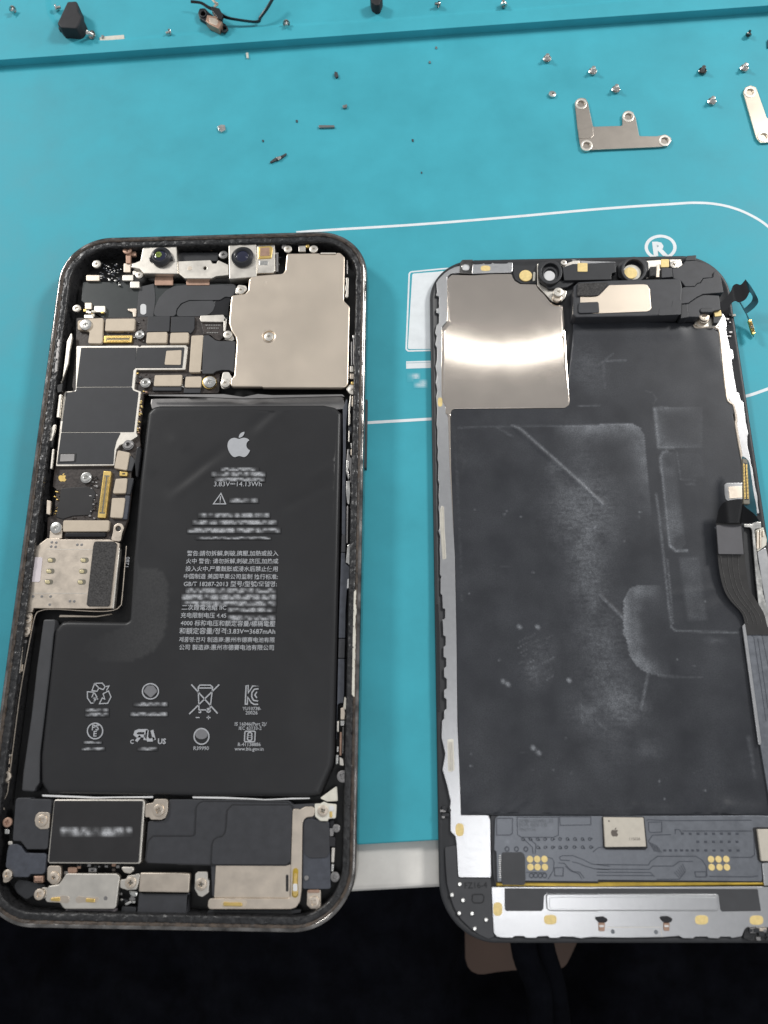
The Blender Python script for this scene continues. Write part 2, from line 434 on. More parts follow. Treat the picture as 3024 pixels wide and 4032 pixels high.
APPLE = ["150.37,130.25c-2.45 5.66-5.35 10.87-8.71 15.66-4.58 6.53-8.33 11.05-11.22 13.56-4.48 4.12-9.28 6.23-14.42 6.35-3.69 0-8.14-1.05-13.32-3.18-5.197-2.12-9.973-3.17-14.34-3.17-4.58 0-9.492 1.05-14.746 3.17-5.262 2.13-9.501 3.24-12.742 3.35-4.929 .21-9.842-1.96-14.746-6.52-3.13-2.73-7.045-7.41-11.735-14.04-5.032-7.08-9.169-15.29-12.41-24.65-3.471-10.11-5.211-19.9-5.211-29.378 0-10.857 2.346-20.221 7.045-28.068 3.693-6.303 8.606-11.275 14.755-14.925 6.149-3.65 12.793-5.51 19.948-5.629 3.915 0 9.049 1.211 15.429 3.591 6.362 2.388 10.447 3.599 12.238 3.599 1.339 0 5.877-1.416 13.57-4.239 7.275-2.618 13.415-3.702 18.445-3.275 13.63 1.1 23.87 6.473 30.68 16.153-12.19 7.386-18.22 17.731-18.1 31.002 .11 10.337 3.86 18.939 11.23 25.769 3.34 3.17 7.07 5.62 11.22 7.36-.9 2.61-1.85 5.11-2.86 7.51",
         "119.11,7.24c0 8.102-2.96 15.667-8.86 22.669-7.12 8.324-15.732 13.134-25.071 12.375-.119-.972-.188-1.995-.188-3.07 0-7.778 3.386-16.102 9.399-22.908 3.002-3.446 6.82-6.311 11.45-8.597 4.62-2.252 8.99-3.497 13.1-3.71 .12 1.083 .17 2.166 .17 3.241"]
def apple(c, x0, y0, x1, y1, z, m, parent, th=.015, name='apple_logo'):
    """fruit emblem drawn inside a crop-pixel box"""
    bm = bmesh.new()
    for d in APPLE:
        head, tail = d.split('c'); cur = Vector([float(v) for v in head.split(',')])
        nums = [float(v) for v in re.findall(r'-?(?:\d+\.\d+|\.\d+|\d+)', tail)]
        P = []
        for i in range(0, len(nums) - 5, 6):
            a = cur; b = cur + Vector(nums[i:i + 2]); cc = cur + Vector(nums[i + 2:i + 4]); e = cur + Vector(nums[i + 4:i + 6])
            for k in range(4):
                t = k / 4; P.append(a * (1 - t) ** 3 + b * 3 * t * (1 - t) ** 2 + cc * 3 * t * t * (1 - t) + e * t ** 3)
            cur = e
        q = pts(c, [(x0 + (v.x - 22) / 131 * (x1 - x0), y0 + (v.y - 4) / 162 * (y1 - y0)) for v in P], z)
        add_prism(bm, q, z - th, z, 0)
    return add(name, finish(bm, 0), m, parent)
def bars(c, rows, z, parent, cell=9, seed=1, m='blurred_print'):
    """illegible print: soft grey blotches along each line, faded out at their ends"""
    rr = random.Random(seed); bm = bmesh.new(); W = []
    for ri, (x0, x1, y, h) in enumerate(rows):
        nx = max(3, int((x1 - x0) / cell)); K = 4
        lat = [[0.] + [rr.choice((.05, .2, .45, .7, .95)) for _ in range(nx - 1)] + [0.] for _ in range(2)]
        lat = [[0.] * (nx + 1)] + lat + [[0.] * (nx + 1)]
        rowv = []
        for j in range(3 * K + 1):
            v_ = j / K; j0 = min(2, int(v_)); fv = v_ - j0; rowv.append([])
            for i in range(nx * K + 1):
                u_ = i / K; i0 = min(nx - 1, int(u_)); fu = u_ - i0
                p = at(c, x0 + (x1 - x0) * u_ / nx, y + (v_ / 3 - .5) * 1.5 * h, z)
                rowv[-1].append(bm.verts.new((p.x, p.y, z + .006 * (ri % 3))))
                W.append((lat[j0][i0] * (1 - fu) + lat[j0][i0 + 1] * fu) * (1 - fv) + (lat[j0 + 1][i0] * (1 - fu) + lat[j0 + 1][i0 + 1] * fu) * fv)
        for ra, rb in zip(rowv, rowv[1:]):
            for i in range(nx * K): bm.faces.new((ra[i], ra[i + 1], rb[i + 1], rb[i]))
    me = finish(bm, 0); at_ = me.attributes.new('wear_sheen_ink', 'FLOAT', 'POINT'); at_.data.foreach_set('value', W)
    add('illegible_print', me, m, parent, kind='stuff')
# screw head shared mesh (unit radius 1 mm): chamfered disc with a cross or five-lobe recess
def screw_mesh(lobes, cross):
    bm = bmesh.new(); n = 28
    def ring(r, z): return [bm.verts.new((r * math.cos(2 * math.pi * k / n), r * math.sin(2 * math.pi * k / n), z)) for k in range(n)]
    rs = [ring(1, -.5), ring(1, -.12), ring(.96, -.04), ring(.88, 0)]
    for a, b in zip(rs, rs[1:]):
        for k in range(n): bm.faces.new((a[k], a[(k + 1) % n], b[(k + 1) % n], b[k]))
    h = []
    K = 40
    for k in range(K):
        a = 2 * math.pi * k / K
        if cross: r = .19 / max(.30, min(abs(math.sin(a)), abs(math.cos(a))) + .0) if min(abs(math.sin(a)), abs(math.cos(a))) > .36 else .52
        else: r = .33 + .11 * math.cos(lobes * a)
        h.append((r * math.cos(a), r * math.sin(a)))
    t0 = [bm.verts.new((x, y, 0)) for x, y in h]; t1 = [bm.verts.new((x * .8, y * .8, -.3)) for x, y in h]
    flat = rs[-1] + t0
    for t in tessellate_polygon([[v.co for v in rs[-1]], [v.co for v in t0[::-1]]]):
        idx = [i if i < n else n + (K - 1 - (i - n)) for i in t]
        try: bm.faces.new([flat[i] for i in idx])
        except ValueError: pass
    for k in range(K): bm.faces.new((t0[k], t0[(k + 1) % K], t1[(k + 1) % K], t1[k]))
    bm.faces.new(t1)
    me = finish(bm, 30); me.transform(Matrix.Scale(MM, 4)); return me
SCREW = {}
def screw(c, x, y, r, z, parent, m='bright_steel', cross=True, rot=None, name='screw'):
    key = (cross, m)
    if key not in SCREW:
        me = screw_mesh(5, cross); me.materials.append(MATS[m]); me.name = 'screw_head'; SCREW[key] = me
    q = at(c, x, y, z); s = (at(c, x + r, y, z) - q).length
    o = bpy.data.objects.new(name, SCREW[key]); COL.objects.link(o); o.parent = parent
    base = WPOS[parent.name] if parent else Vector()
    o.location = (q - base) * MM; o.scale = (s, s, min(s, 1.0)); o.rotation_euler = (0, 0, rot if rot is not None else random.uniform(0, 1.5)); WPOS[o.name] = q
    return o
def standoff(c, x, y, r, z, parent, m='bright_steel'):
    """stepped threaded post with an open bore"""
    q = at(c, x, y, z); s = (at(c, x + r, y, z) - q).length
    bm = bmesh.new(); n = 24
    prof = [(1, -.9), (1, -.35), (.82, -.28), (.82, -.05), (.76, 0), (.40, 0), (.33, -.06), (.33, -.8), (.0, -.8)]
    rings = [[bm.verts.new((q.x + s * rr * math.cos(2 * math.pi * k / n), q.y + s * rr * math.sin(2 * math.pi * k / n), z + zz)) for k in range(n)] for rr, zz in prof[:-1]]
    for a, b in zip(rings, rings[1:]):
        for k in range(n): bm.faces.new((a[k], a[(k + 1) % n], b[(k + 1) % n], b[k]))
    bm.faces.new(rings[-1])
    return add('standoff', finish(bm, 30), m, parent)

# ================================================================== SETTING: floor, table, repair mat
def flat_box(name, x0, x1, y0, y1, z0, z1, m, **kw):
    bm = bmesh.new(); add_prism(bm, [Vector(v) for v in ((x0, y0), (x1, y0), (x1, y1), (x0, y1))], z0, z1, .5, bottom=True)
    return add(name, finish(bm), m, None, **kw)
flat_box('floor', -1500, 1700, -1500, 1500, -640, -620, 'wood_floor', kind='structure')
tl, tr = at('X', 1387, 3513, -2.0), at('X', 1741, 3494, -2.0)
sl = (tr.y - tl.y) / (tr.x - tl.x)
ty = lambda x: tl.y + (x - tl.x) * sl
bm = bmesh.new(); add_prism(bm, [Vector((-420, ty(-420))), Vector((620, ty(620))), Vector((620, 620)), Vector((-420, 620))], -24, -2.0, 1.2, seg=4, bottom=True)
table = add('table', finish(bm), 'table_white'); table['label'] = 'white table top whose edge shows as a strip below the turquoise mat'; table['category'] = 'table'
ml, mr = at('X', 1405, 3327, 0), at('X', 1730, 3308, 0)
ms = (mr.y - ml.y) / (mr.x - ml.x); my = lambda x: ml.y + (x - ml.x) * ms
MAT = empty('repair_mat', (80, 120, -2), 'turquoise silicone repair mat with a raised tray along its far side', 'mat')
bm = bmesh.new(); add_prism(bm, [Vector((-160, my(-160))), Vector((330, my(330))), Vector((330, 400)), Vector((-160, 400))], -1.98, 0, .35, seg=3, bottom=True)
add('mat_sheet', finish(bm), 'teal_silicone', MAT)
f0 = at('T', 0, 290, 0); f1 = at('U', 1659, 56, 0); fs = (f1.y - f0.y) / (f1.x - f0.x); fy = lambda x: f0.y + (x - f0.x) * fs
PZ = 2.5
rec = pts('T', [(192, -40), (197, 15), (206, 60), (228, 98), (268, 138), (330, 166), (400, 180), (530, 176), (800, 154), (1100, 124), (1300, 112), (1659, 92), 'U', (350, 62), (800, 30), (1150, -5), (1400, -45)], PZ)
rec = smooth_line(rec, 5) + [Vector((rec[-1].x + 8, 330)), Vector((rec[0].x - 2, 330))]
rec2 = smooth_line(pts('T', [(140, -40), (128, 0), (85, 60), (40, 105), (-30, 150)], PZ), 5)
rec2 = rec2 + [Vector((rec2[-1].x - 25, rec2[-1].y + 4)), Vector((rec2[-1].x - 25, 330)), Vector((rec2[0].x, 330))]
bm = bmesh.new(); add_prism(bm, [Vector((-160, fy(-160))), Vector((330, fy(330))), Vector((330, 400)), Vector((-160, 400))], .02, PZ, .05, holes=[rec, rec2], seg=2)
sweep(bm, ccw(rec), [(-.05, PZ - .03), (.4, PZ - .06), (.9, PZ - .25), (1.3, PZ - .44), (1.6, PZ - .5)])
add('raised_tray', finish(bm), 'teal_silicone', MAT)
bm = bmesh.new(); add_prism(bm, [Vector((-150, fy(-150) + 3)), Vector((325, fy(325) + 3)), Vector((325, 395)), Vector((-150, 395))], .1, 2.0, 0)
add('tray_floor', finish(bm), 'teal_silicone', MAT)
# printed white lines of the mat
stroke('printed_line', 'Z', [(640, 502), (705, 497), (900, 485), (1100, 469), (1300, 451), (1460, 440), (1500, 438), (1540, 440), (1580, 448), (1620, 464), (1660, 490), (1720, 550), (1770, 640), (1775, 740), (1730, 805), (1690, 828), (1659, 840), (1610, 856), (1560, 862), (1400, 872), (1200, 888), (930, 905), (795, 913), (600, 925)], .75, .03, 'white_print', MAT, r=1)
plate('printed_patch', 'G', [(52, 282), (280, 264), (330, 255), (330, 935), (12, 940)], .03, .02, 'white_print', MAT, r=.5, bev=0)
stroke('printed_line', 'G', [(26, 268), (310, 240), (420, 232), (420, 945), (200, 950), (-2, 956)], .42, .03, 'white_print', MAT, closed=True, r=.8)
stroke('printed_line', 'G', [(-2, 1052), (330, 1043)], .42, .03, 'white_print', MAT)
stroke('printed_line', 'G', [(-2, 1086), (330, 1075)], 1.5, .03, 'white_print', MAT)
bars('G', [(5, 125, 1185, 55), (60, 190, 1240, 55)], .03, MAT, cell=50, m='blurred_mat_print')
cr_ = circle_px('Z', 1427, 534, 31, 24, .03, 48)
bm = bmesh.new(); add_stroke(bm, cr_, .85, .01, .03, True); add('printed_ring', finish(bm, 0), 'white_print', MAT)
text('R', 'Z', (1412, 551), (1444, 550), .03, 'white_print', MAT, name='printed_letter', bold=.06)

# ================================================================== OPEN PHONE BODY
q = [at('X', *v, 7.2) for v in ((249, 937), (1449, 903), (1399, 3680), (-122, 3652))]
quad = ccw([Vector((v.x, v.y)) for v in q])
PH = empty('opened_phone', ((quad[0].x + quad[2].x) / 2, (quad[0].y + quad[2].y) / 2, 0), 'opened phone body with its black battery, circuit board and beige shield in view', 'phone')
rim = resample(fillet(quad, 12.6, 24), 1.0)
bm = bmesh.new()
sweep(bm, rim, [(1.2, .05), (.3, .4), (0, 1.2), (0, 6.3), (.1, 6.85), (.28, 7.08), (.5, 7.18), (.72, 7.18), (.85, 7.1)], lambda i, k, v: ((noise.noise(v.to_3d() * .6) * .05 if k > 3 else 0), 0))
add('frame', finish(bm, 60), 'dark_rim_steel', PH)
rim4 = resample(rim, .45)
def jl(i, k, v):
    return (.11 * noise.noise(Vector((v.x, v.y, k)) * 1.1) if 0 < k < 5 else 0, 0)
bm = bmesh.new(); sweep(bm, rim4, [(.72, 7.05), (.85, 7.1), (1.0, 7.05), (1.15, 7.0), (1.35, 6.95), (1.5, 6.6)], jl)
add('dried_adhesive', finish(bm, 60), 'brown_residue', PH)
xm = sum(v.x for v in rim) / len(rim)
def jg(i, k, v):
    a = noise.noise(Vector((v.x, v.y, 0)) * .9); b = noise.noise(Vector((v.x, v.y, 3 + k)) * 2.3)
    return ((.22 * a + .26 * b) if k < 7 else 0, 0)
bm = bmesh.new(); sweep(bm, rim4, [(1.38, 6.75), (1.6, 6.88), (2.05, 6.85), (2.3, 6.85), (2.55, 6.82), (2.75, 6.72), (2.88, 6.5), (3.0, 5.6), (3.0, 1.0)], jg)
add('gasket', finish(bm, 60), 'black_gasket', PH)
bm = bmesh.new(); add_prism(bm, inset(rim, 1.0), .3, 1.2, 0); add('inner_shell', finish(bm), 'cavity_black', PH)
for c, x0, y0, x1, y1 in (('Q', 466, 180, 488, 842),):
    a = at(c, x0, y0, 4.4); b = at(c, x1, y1, 4.4)
    bm = bmesh.new(); add_prism(bm, [Vector((rim[0].x * 0 + a.x - .5, b.y)), Vector((a.x + .45, b.y)), Vector((a.x + .45, a.y)), Vector((a.x - .5, a.y))], 2.6, 4.6, .2, bottom=True)
    add('side_button', finish(bm), 'slate_plastic', PH)

# ---------- upper left: films, flexes, sensor bar
plate('heat_film', 'A', [(300, 545), (740, 545), (835, 600), (960, 560), (1659, 560), (1659, 900), (1390, 880), (480, 880), (285, 720)], 4.2, .6, 'green_film', PH, r=.3)
plate('flex_sheet', 'A', [(835, 590), (965, 560), (975, 700), (960, 868), (800, 872), (820, 640)], 4.35, .2, 'slate_tape', PH, r=.2, bev=.04)
plate('flex_cable', 'A', [(960, 866), (968, 790), (1010, 695), (1080, 620), (1150, 585), (1240, 574), (1500, 570), 'B', (120, 570), (300, 560), (310, 640), (260, 690), (205, 680), (160, 712), 'A', (1560, 714), (1290, 715), (1215, 745), (1172, 800), (1165, 866)], 4.75, .25, 'slate_tape', PH, r=1., bev=.06)
plate('flex_cable', 'A', [(1168, 868), (1185, 800), (1225, 750), (1290, 722), (1520, 718), (1535, 760), (1510, 820), (1470, 850), (1385, 866)], 4.6, .2, 'slate_tape', PH, r=1., bev=.05)
plate('flex_cable', 'B', [(130, 715), (200, 685), (262, 690), (240, 760), (225, 870), (215, 860), (0, 845), (60, 840), (100, 790), (110, 715)], 4.5, .2, 'flex_black', PH, r=.6, bev=.05)
box_px('flex_tail', 'A', 970, 500, 1140, 575, 4.9, .3, 'copper', PH)
box_px('flex_tail', 'A', 1265, 530, 1480, 575, 4.9, .3, 'copper', PH)
box_px('flex_tail', 'A', 1280, 200, 1510, 250, 4.5, .3, 'copper', PH)
box_px('rear_wall', 'A', 1195, 270, 1560, 350, 4.6, 2, 'black_plastic', PH)
box_px('white_dot', 'A', 835, 750, 890, 850, 4.45, .1, 'white_plastic', PH, r=1.2, bev=.03)
# sensor boxes
h1 = plate('camera_housing', 'A', [(862, 200), (1172, 197), (1180, 330), (1186, 470), (868, 466), (830, 425), (765, 412), (752, 378), (835, 345)], 6.3, 2.2, 'pale_nickel', PH, r=.3, bev=.2)
h2 = plate('sensor_bracket', 'A', [(1186, 352), (1490, 340), (1510, 372), (1545, 372), (1562, 342), 'B', (150, 345), (236, 385), (236, 480), (120, 492), 'A', (1500, 512), (1250, 512), (1188, 462)], 5.9, 1.2, 'pale_nickel', PH, r=.2, bev=.12, holes=((1440, 416, 16),))
disc('dimple', 'A', 1296, 418, 22, 5.93, .1, 'warm_steel', h2, bev=.03)
h3 = plate('camera_housing', 'B', [(236, 188), (496, 180), (500, 470), (498, 496), (242, 518)], 6.3, 2.4, 'pale_nickel', PH, r=.25, bev=.2)
h4 = plate('flash_housing', 'B', [(502, 195), (668, 186), (672, 440), (655, 460), (500, 464)], 6.0, 2.2, 'pale_nickel', PH, r=.25, bev=.2)
plate('emitter', 'B', [(518, 215), (630, 207), (648, 225), (636, 322), (514, 330)], 6.2, .25, 'gold', h4, r=.2)
plate('emitter_window', 'B', [(535, 228), (618, 222), (622, 300), (530, 304)], 6.24, .1, 'copper', h4, r=.1, bev=.03)
box_px('emitter_foot', 'B', 524, 345, 606, 388, 6.06, .1, 'solder', h4)
def lens(c, x, y, r, top, parent, core, tilt=0):
    """barrel with a recessed dark bowl and a coated glass dome"""
    q = at(c, x, y, top); s = (at(c, x + r, y, top) - q).length; n = 36
    bm = bmesh.new()
    prof = [(1.0, -1.6), (1.0, -.55), (.93, -.38), (.90, -.3), (.78, 0), (.70, .02), (.62, -.12), (.55, -.42)]
    rings = [[bm.verts.new((q.x + s * a * math.cos(2 * math.pi * k / n), q.y + s * a * math.sin(2 * math.pi * k / n), top + z)) for k in range(n)] for a, z in prof]
    for a, b in zip(rings, rings[1:]):
        for k in range(n): bm.faces.new((a[k], a[(k + 1) % n], b[(k + 1) % n], b[k]))
    o = add('lens_barrel', finish(bm, 30), 'lens_ring', parent)
    bm = bmesh.new(); rr = [(.56, -.42), (.45, -.34), (.3, -.27), (.12, -.23)]
    rings = [[bm.verts.new((q.x + s * a * math.cos(2 * math.pi * k / n), q.y + s * a * math.sin(2 * math.pi * k / n), top + z)) for k in range(n)] for a, z in rr]
    for a, b in zip(rings, rings[1:]):
        for k in range(n): bm.faces.new((a[k], a[(k + 1) % n], b[(k + 1) % n], b[k]))
    bm.faces.new(rings[-1])
    add('lens_glass', finish(bm, 80), core, parent)
    return q, s
q, s = lens('A', 1018, 292, 96, 7.6, h1, 'lens_blue')
disc('coating_glint', 'A', 1004, 288, 30, 7.52, .12, 'lens_green', h1)  # yellow-green reflection in the lens coating, put in as a coloured disc
plate('lens_ear', 'A', [(915, 320), (945, 305), (950, 350), (920, 345)], 6.9, .6, 'lens_ring', h1, r=.1)
plate('lens_ear', 'A', [(1095, 310), (1135, 305), (1138, 335), (1100, 345)], 6.9, .6, 'lens_ring', h1, r=.1)
lens('B', 362, 296, 104, 7.4, h3, 'lens_blue')
for c, x, y, r, m in (('A', 425, 376, 40, 'pale_nickel'), ('A', 1610, 290, 42, 'foil_grey'), ('A', 825, 478, 36, 'pale_nickel'), ('B', 790, 236, 38, 'pale_nickel'), ('B', 1030, 236, 40, 'pale_nickel'), ('B', 350, 620, 42, 'pale_nickel'), ('B', 228, 1036, 42, 'pale_nickel'), ('B', 205, 1487, 44, 'pale_nickel')):
    screw(c, x, y, r, 5.6 if c == 'A' else 6.1, PH, m, cross=False)
plate('screw_tab', 'B', [(305, 610), (330, 570), (400, 580), (410, 610), (385, 655), (300, 662)], 5.6, .4, 'pale_nickel', PH, r=.5)
plate('screw_tab', 'B', [(190, 1040), (262, 1000), (292, 1080), (270, 1096), (205, 1085)], 5.6, .4, 'pale_nickel', PH, r=.5)
plate('screw_tab', 'B', [(160, 1500), (185, 1385), (240, 1385), (270, 1440), (250, 1460), (245, 1525), (175, 1545)], 5.6, .4, 'pale_nickel', PH, r=.5)
# small surface parts near the upper left corner
random.seed(11)
def clutter(c, poly, n, z, smin, smax, mats, parent, name='chip_component', ang=0):
    p = pts(c, poly, z); bb = (min(v.x for v in p), max(v.x for v in p), min(v.y for v in p), max(v.y for v in p)); k = 0; tries = 0
    while k < n and tries < n * 30:
        tries += 1
        x = random.uniform(bb[0], bb[1]); y = random.uniform(bb[2], bb[3])
        if not inside(p, x, y): continue
        a = random.uniform(smin, smax); b = a * random.uniform(.5, .9); zz = z + random.uniform(0, .35)
        bm = bmesh.new(); add_prism(bm, [Vector((x - a / 2, y - b / 2)), Vector((x + a / 2, y - b / 2)), Vector((x + a / 2, y + b / 2)), Vector((x - a / 2, y + b / 2))], zz - .5, zz, .04)
        add(name, finish(bm), random.choice(mats), parent); k += 1
clutter('A', [(460, 375), (660, 370), (665, 480), (650, 600), (530, 580), (460, 520)], 46, 4.6, .22, .6, ['solder', 'blue_slate', 'black_plastic', 'blue_slate', 'foil_grey'], PH)
for a in ((680, 370, 745, 455, 5.2, 'warm_steel'), (752, 370, 830, 412, 5.0, 'pale_nickel'), (668, 480, 770, 532, 5.1, 'pale_nickel'), (740, 540, 828, 600, 5.0, 'pale_nickel'), (330, 480, 455, 535, 4.8, 'warm_steel'), (318, 738, 382, 800, 5.0, 'warm_steel'), (405, 768, 508, 828, 5.0, 'pale_nickel'), (310, 850, 400, 885, 5.0, 'pale_nickel'), (765, 440, 860, 480, 5.2, 'pale_nickel'), (700, 235, 745, 372, 5.5, 'copper'), (745, 260, 795, 300, 5.3, 'copper')):
    box_px('contact_spring', 'A', *a[:4], a[4], .7, a[5], PH, r=.25, bev=.1)
plate('contact_spring', 'A', [(715, 795), (800, 790), (795, 870), (768, 872), (762, 828), (720, 812)], 4.7, .4, 'warm_steel', PH, r=.3)
screw('A', 712, 245, 42, 6.0, PH, 'copper'); screw('A', 240, 790, 38, 5.6, PH, 'pale_nickel')
clutter('A', [(300, 800), (490, 830), (480, 880), (310, 870)], 9, 4.9, .3, .8, ['gold', 'pale_nickel', 'milky_plastic'], PH)

# ---------- logic board
LB = PH
plate('circuit_board', 'A', [(240, 880), (480, 880), (800, 872), (1400, 866), (1650, 880), 'B', (215, 900), (262, 1000), (300, 1090), (290, 1390), (155, 1390), (150, 1560), 'A', (1560, 1580), (900, 1590), 'C', (912, 120), (870, 500), (885, 600), (835, 735), (800, 850), (790, 1060), (760, 1300), (690, 1500), (10, 1480), (18, 1270), (78, 1255), (100, 1010), (65, 985), (85, 800), 'A', (110, 1570), (215, 1560), (200, 1520), (235, 1140)], 4.5, .9, 'brown_board', PH, r=.3, bev=.06)
def shield(c, lst, z=5.3, th=.8, m='warm_sticker', r=.35):
    return plate('shield_can', c, lst, z, th, m, PH, r=r, bev=.14)
plate('grounding_clip', 'A', [(352, 888), (490, 880), (480, 1098), (468, 1120), (345, 1118), (362, 1010), (300, 990), (250, 995), (250, 905)], 5.4, .8, 'warm_sticker', PH, r=.5, bev=.12)
screw('A', 325, 942, 56, 5.8, PH, 'bright_steel', cross=False)
shield('A', [(513, 888), (786, 885), (780, 985), (770, 1002), (503, 1003)])
def connector(c, p4, z, rows, npin, m='gold', body='connector_grey'):
    """gold rimmed plug with rows of pins; p4 corners clockwise from the upper left, pins run along the long side"""
    P = [Vector(v) for v in p4]
    o = plate('connector', c, [tuple(v) for v in P], z, .7, m, PH, r=.25, bev=.1)
    lerp = lambda u, v: (P[0].lerp(P[1], u)).lerp(P[3].lerp(P[2], u), v)
    plate('connector_well', c, [tuple(lerp(*t)) for t in ((.09, .16), (.91, .16), (.91, .84), (.09, .84))], z + .02, .1, 'black_plastic' if body == 'b' else body, o, r=.1, bev=.02)
    bm = bmesh.new()
    for j in range(rows):
        v = .26 + .48 * (j / max(1, rows - 1)) if rows > 1 else .5
        for i in range(npin):
            u = .13 + .74 * i / (npin - 1); du = .26 / npin; dv = .14
            add_prism(bm, pts(c, [tuple(lerp(u - du, v - dv)), tuple(lerp(u + du, v - dv)), tuple(lerp(u + du, v + dv)), tuple(lerp(u - du, v + dv))], z + .1), z, z + .12, .03, seg=1)
    add('pin_row', finish(bm), 'gold' if body != 'b' else 'gold', o, kind='stuff')
    return o
connector('A', [(500, 1046), (762, 1043), (755, 1110), (488, 1112)], 5.0, 2, 18)
standoff('A', 826, 1030, 42, 5.7, PH)
shield('A', [(897, 1014), (1086, 1010), (1080, 1115), (886, 1117)])
shield('A', [(1117, 1018), (1287, 1015), (1283, 1115), (1108, 1117)])
plate('flex_pad', 'A', [(906, 866), (1112, 863), (1105, 1008), (895, 1010)], 5.05, .5, 'black_tape', PH, r=.2)
plate('flex_pad', 'A', [(1125, 868), (1342, 868), (1338, 980), (1325, 1005), (1300, 1030), (1287, 1012), (1116, 1014)], 5.05, .5, 'black_tape', PH, r=.2)
shield('A', [(1312, 1045), (1426, 1040), (1396, 1388), (1288, 1388)])
plate('flex_cover', 'B', [(2, 1042), (50, 1040), (110, 1088), (150, 1096), (304, 1096), (292, 1390), (272, 1384), (245, 1368), (175, 1366), (120, 1378), (90, 1400), (-10, 1402)], 5.5, .5, 'slate_tape', PH, r=.4, bev=.1)
plate('connector_cover', 'A', [(1398, 858), (1610, 850), (1640, 905), (1612, 918), (1402, 916), (1388, 890)], 5.6, 1., 'pale_nickel', PH, r=.3)
plate('connector_cover', 'B', [(192, 880), (222, 890), (208, 1000), (190, 1010)], 5.6, 1., 'pale_nickel', PH, r=.2)
plate('solder_field', 'A', [(1402, 922), (1615, 922), (1610, 1060), (1580, 1092), (1540, 1085), (1490, 1040), (1425, 1036)], 5.1, .4, 'brown_board', PH, r=.2)
bm = bmesh.new()
for yy, x0, n in ((948, 1450, 9), (976, 1465, 7), (1018, 1460, 7)):
    for i in range(n): add_prism(bm, circle_px('A', x0 + i * 16, yy, 6, 6, 5.2, 6), 5.1, 5.22, .04, seg=1)
add('solder_dots', finish(bm), 'solder', PH, kind='stuff')
# chip shields: pale metal fence with black graphite stickers
plate('shield_frame', 'A', [(240, 1142), (815, 1138), (830, 1152), (850, 1138), (1262, 1134), (1280, 1155), (1256, 1365), (830, 1368), (800, 1364), (780, 1545), (828, 1562), 'C', (890, 98), (846, 485), (860, 515), (790, 560), (690, 600), (660, 640), (640, 790), (95, 796), (128, 470), (168, 112), (188, 95), (266, 96), 'A', (232, 1552)], 5.25, .9, 'pale_nickel', PH, r=.2, bev=.12)
st = dict(bev=.04)
plate('graphite_sticker', 'A', [(282, 1158), (800, 1158), (788, 1352), (770, 1366), (755, 1522), (238, 1524)], 5.33, .1, 'black_tape', PH, r=.2, **st)
plate('graphite_sticker', 'A', [(804, 1158), (1246, 1155), (1226, 1346), (786, 1347)], 5.36, .1, 'black_tape', PH, r=.2, **st)
plate('graphite_sticker', 'A', [(238, 1528), (755, 1526), (768, 1556), 'C', (866, 106), (822, 476), (144, 477), (190, 108), 'A', (234, 1565)], 5.33, .1, 'black_tape', PH, r=.2, **st)
plate('graphite_sticker', 'C', [(143, 481), (700, 481), (660, 560), (640, 640), (630, 776), (104, 778)], 5.33, .1, 'black_tape', PH, r=.2, **st)
plate('code_plate', 'A', [(1078, 1187), (1220, 1180), (1212, 1320), (1060, 1318)], 5.5, .2, 'warm_sticker', PH, r=.3, bev=.08)
plate('small_window', 'C', [(122, 672), (285, 672), (278, 755), (118, 762)], 5.42, .1, 'cavity_black', PH, r=.2, bev=.03)
plate('small_can', 'C', [(140, 685), (270, 683), (264, 748), (132, 752)], 5.5, .1, 'foil_grey', PH, r=.2, bev=.03)
standoff('A', 880, 1480, 48, 5.8, PH)
sh = shield('A', [(970, 1414), (1228, 1410), (1216, 1508), (1205, 1517), (958, 1517)])
shield('A', [(1257, 1428), (1406, 1425), (1400, 1520), (1392, 1530), (1248, 1530)])
plate('flex_pad', 'A', [(950, 1520), (1222, 1520), (1218, 1560), (950, 1560)], 5.0, .8, 'black_tape', PH, r=.2)
plate('flex_pad', 'A', [(1242, 1532), (1402, 1532), (1394, 1582), (1240, 1582)], 5.0, .8, 'black_tape', PH, r=.2)
screw('A', 1482, 1476, 58, 5.6, PH, 'bright_steel', cross=False); disc('gold_washer', 'A', 1480, 1482, 66, 5.0, .4, 'gold', PH)
clutter('A', [(805, 1380), (960, 1400), (940, 1590), (800, 1570)], 12, 4.6, .3, .7, ['gold', 'brown_board', 'black_plastic', 'copper'], PH)
clutter('A', [(500, 1008), (780, 1008), (780, 1040), (500, 1042)], 10, 4.5, .3, .6, ['brown_board', 'black_plastic', 'foil_grey'], PH)
clutter('C', [(893, 120), (912, 125), (872, 500), (846, 490)], 26, 4.9, .2, .4, ['copper', 'pale_nickel', 'gold_pad'], PH)
clutter('A', [(770, 880), (880, 880), (880, 1120), (770, 1120)], 14, 4.6, .2, .45, ['brown_board', 'foil_grey', 'black_plastic', 'solder'], PH)
clutter('A', [(1230, 1420), (1256, 1425), (1248, 1530), (1222, 1530)], 7, 4.9, .2, .4, ['solder', 'gold_pad', 'black_plastic'], PH)
clutter('A', [(1400, 1100), (1430, 1100), (1420, 1400), (1396, 1400)], 8, 4.8, .2, .4, ['solder', 'brown_board', 'copper'], PH)
clutter('B', [(660, 270), (720, 280), (700, 470), (670, 460)], 10, 4.6, .3, .7, ['foil_grey', 'black_plastic', 'bright_steel'], PH)
clutter('E', [(540, 720), (1030, 720), (1030, 790), (560, 790)], 14, 4.6, .3, .9, ['copper', 'black_plastic', 'foil_grey', 'brown_board'], PH)
clutter('E', [(1040, 960), (1180, 960), (1180, 1090), (1040, 1090)], 12, 4.4, .3, .9, ['foil_grey', 'black_plastic', 'bright_steel'], PH)
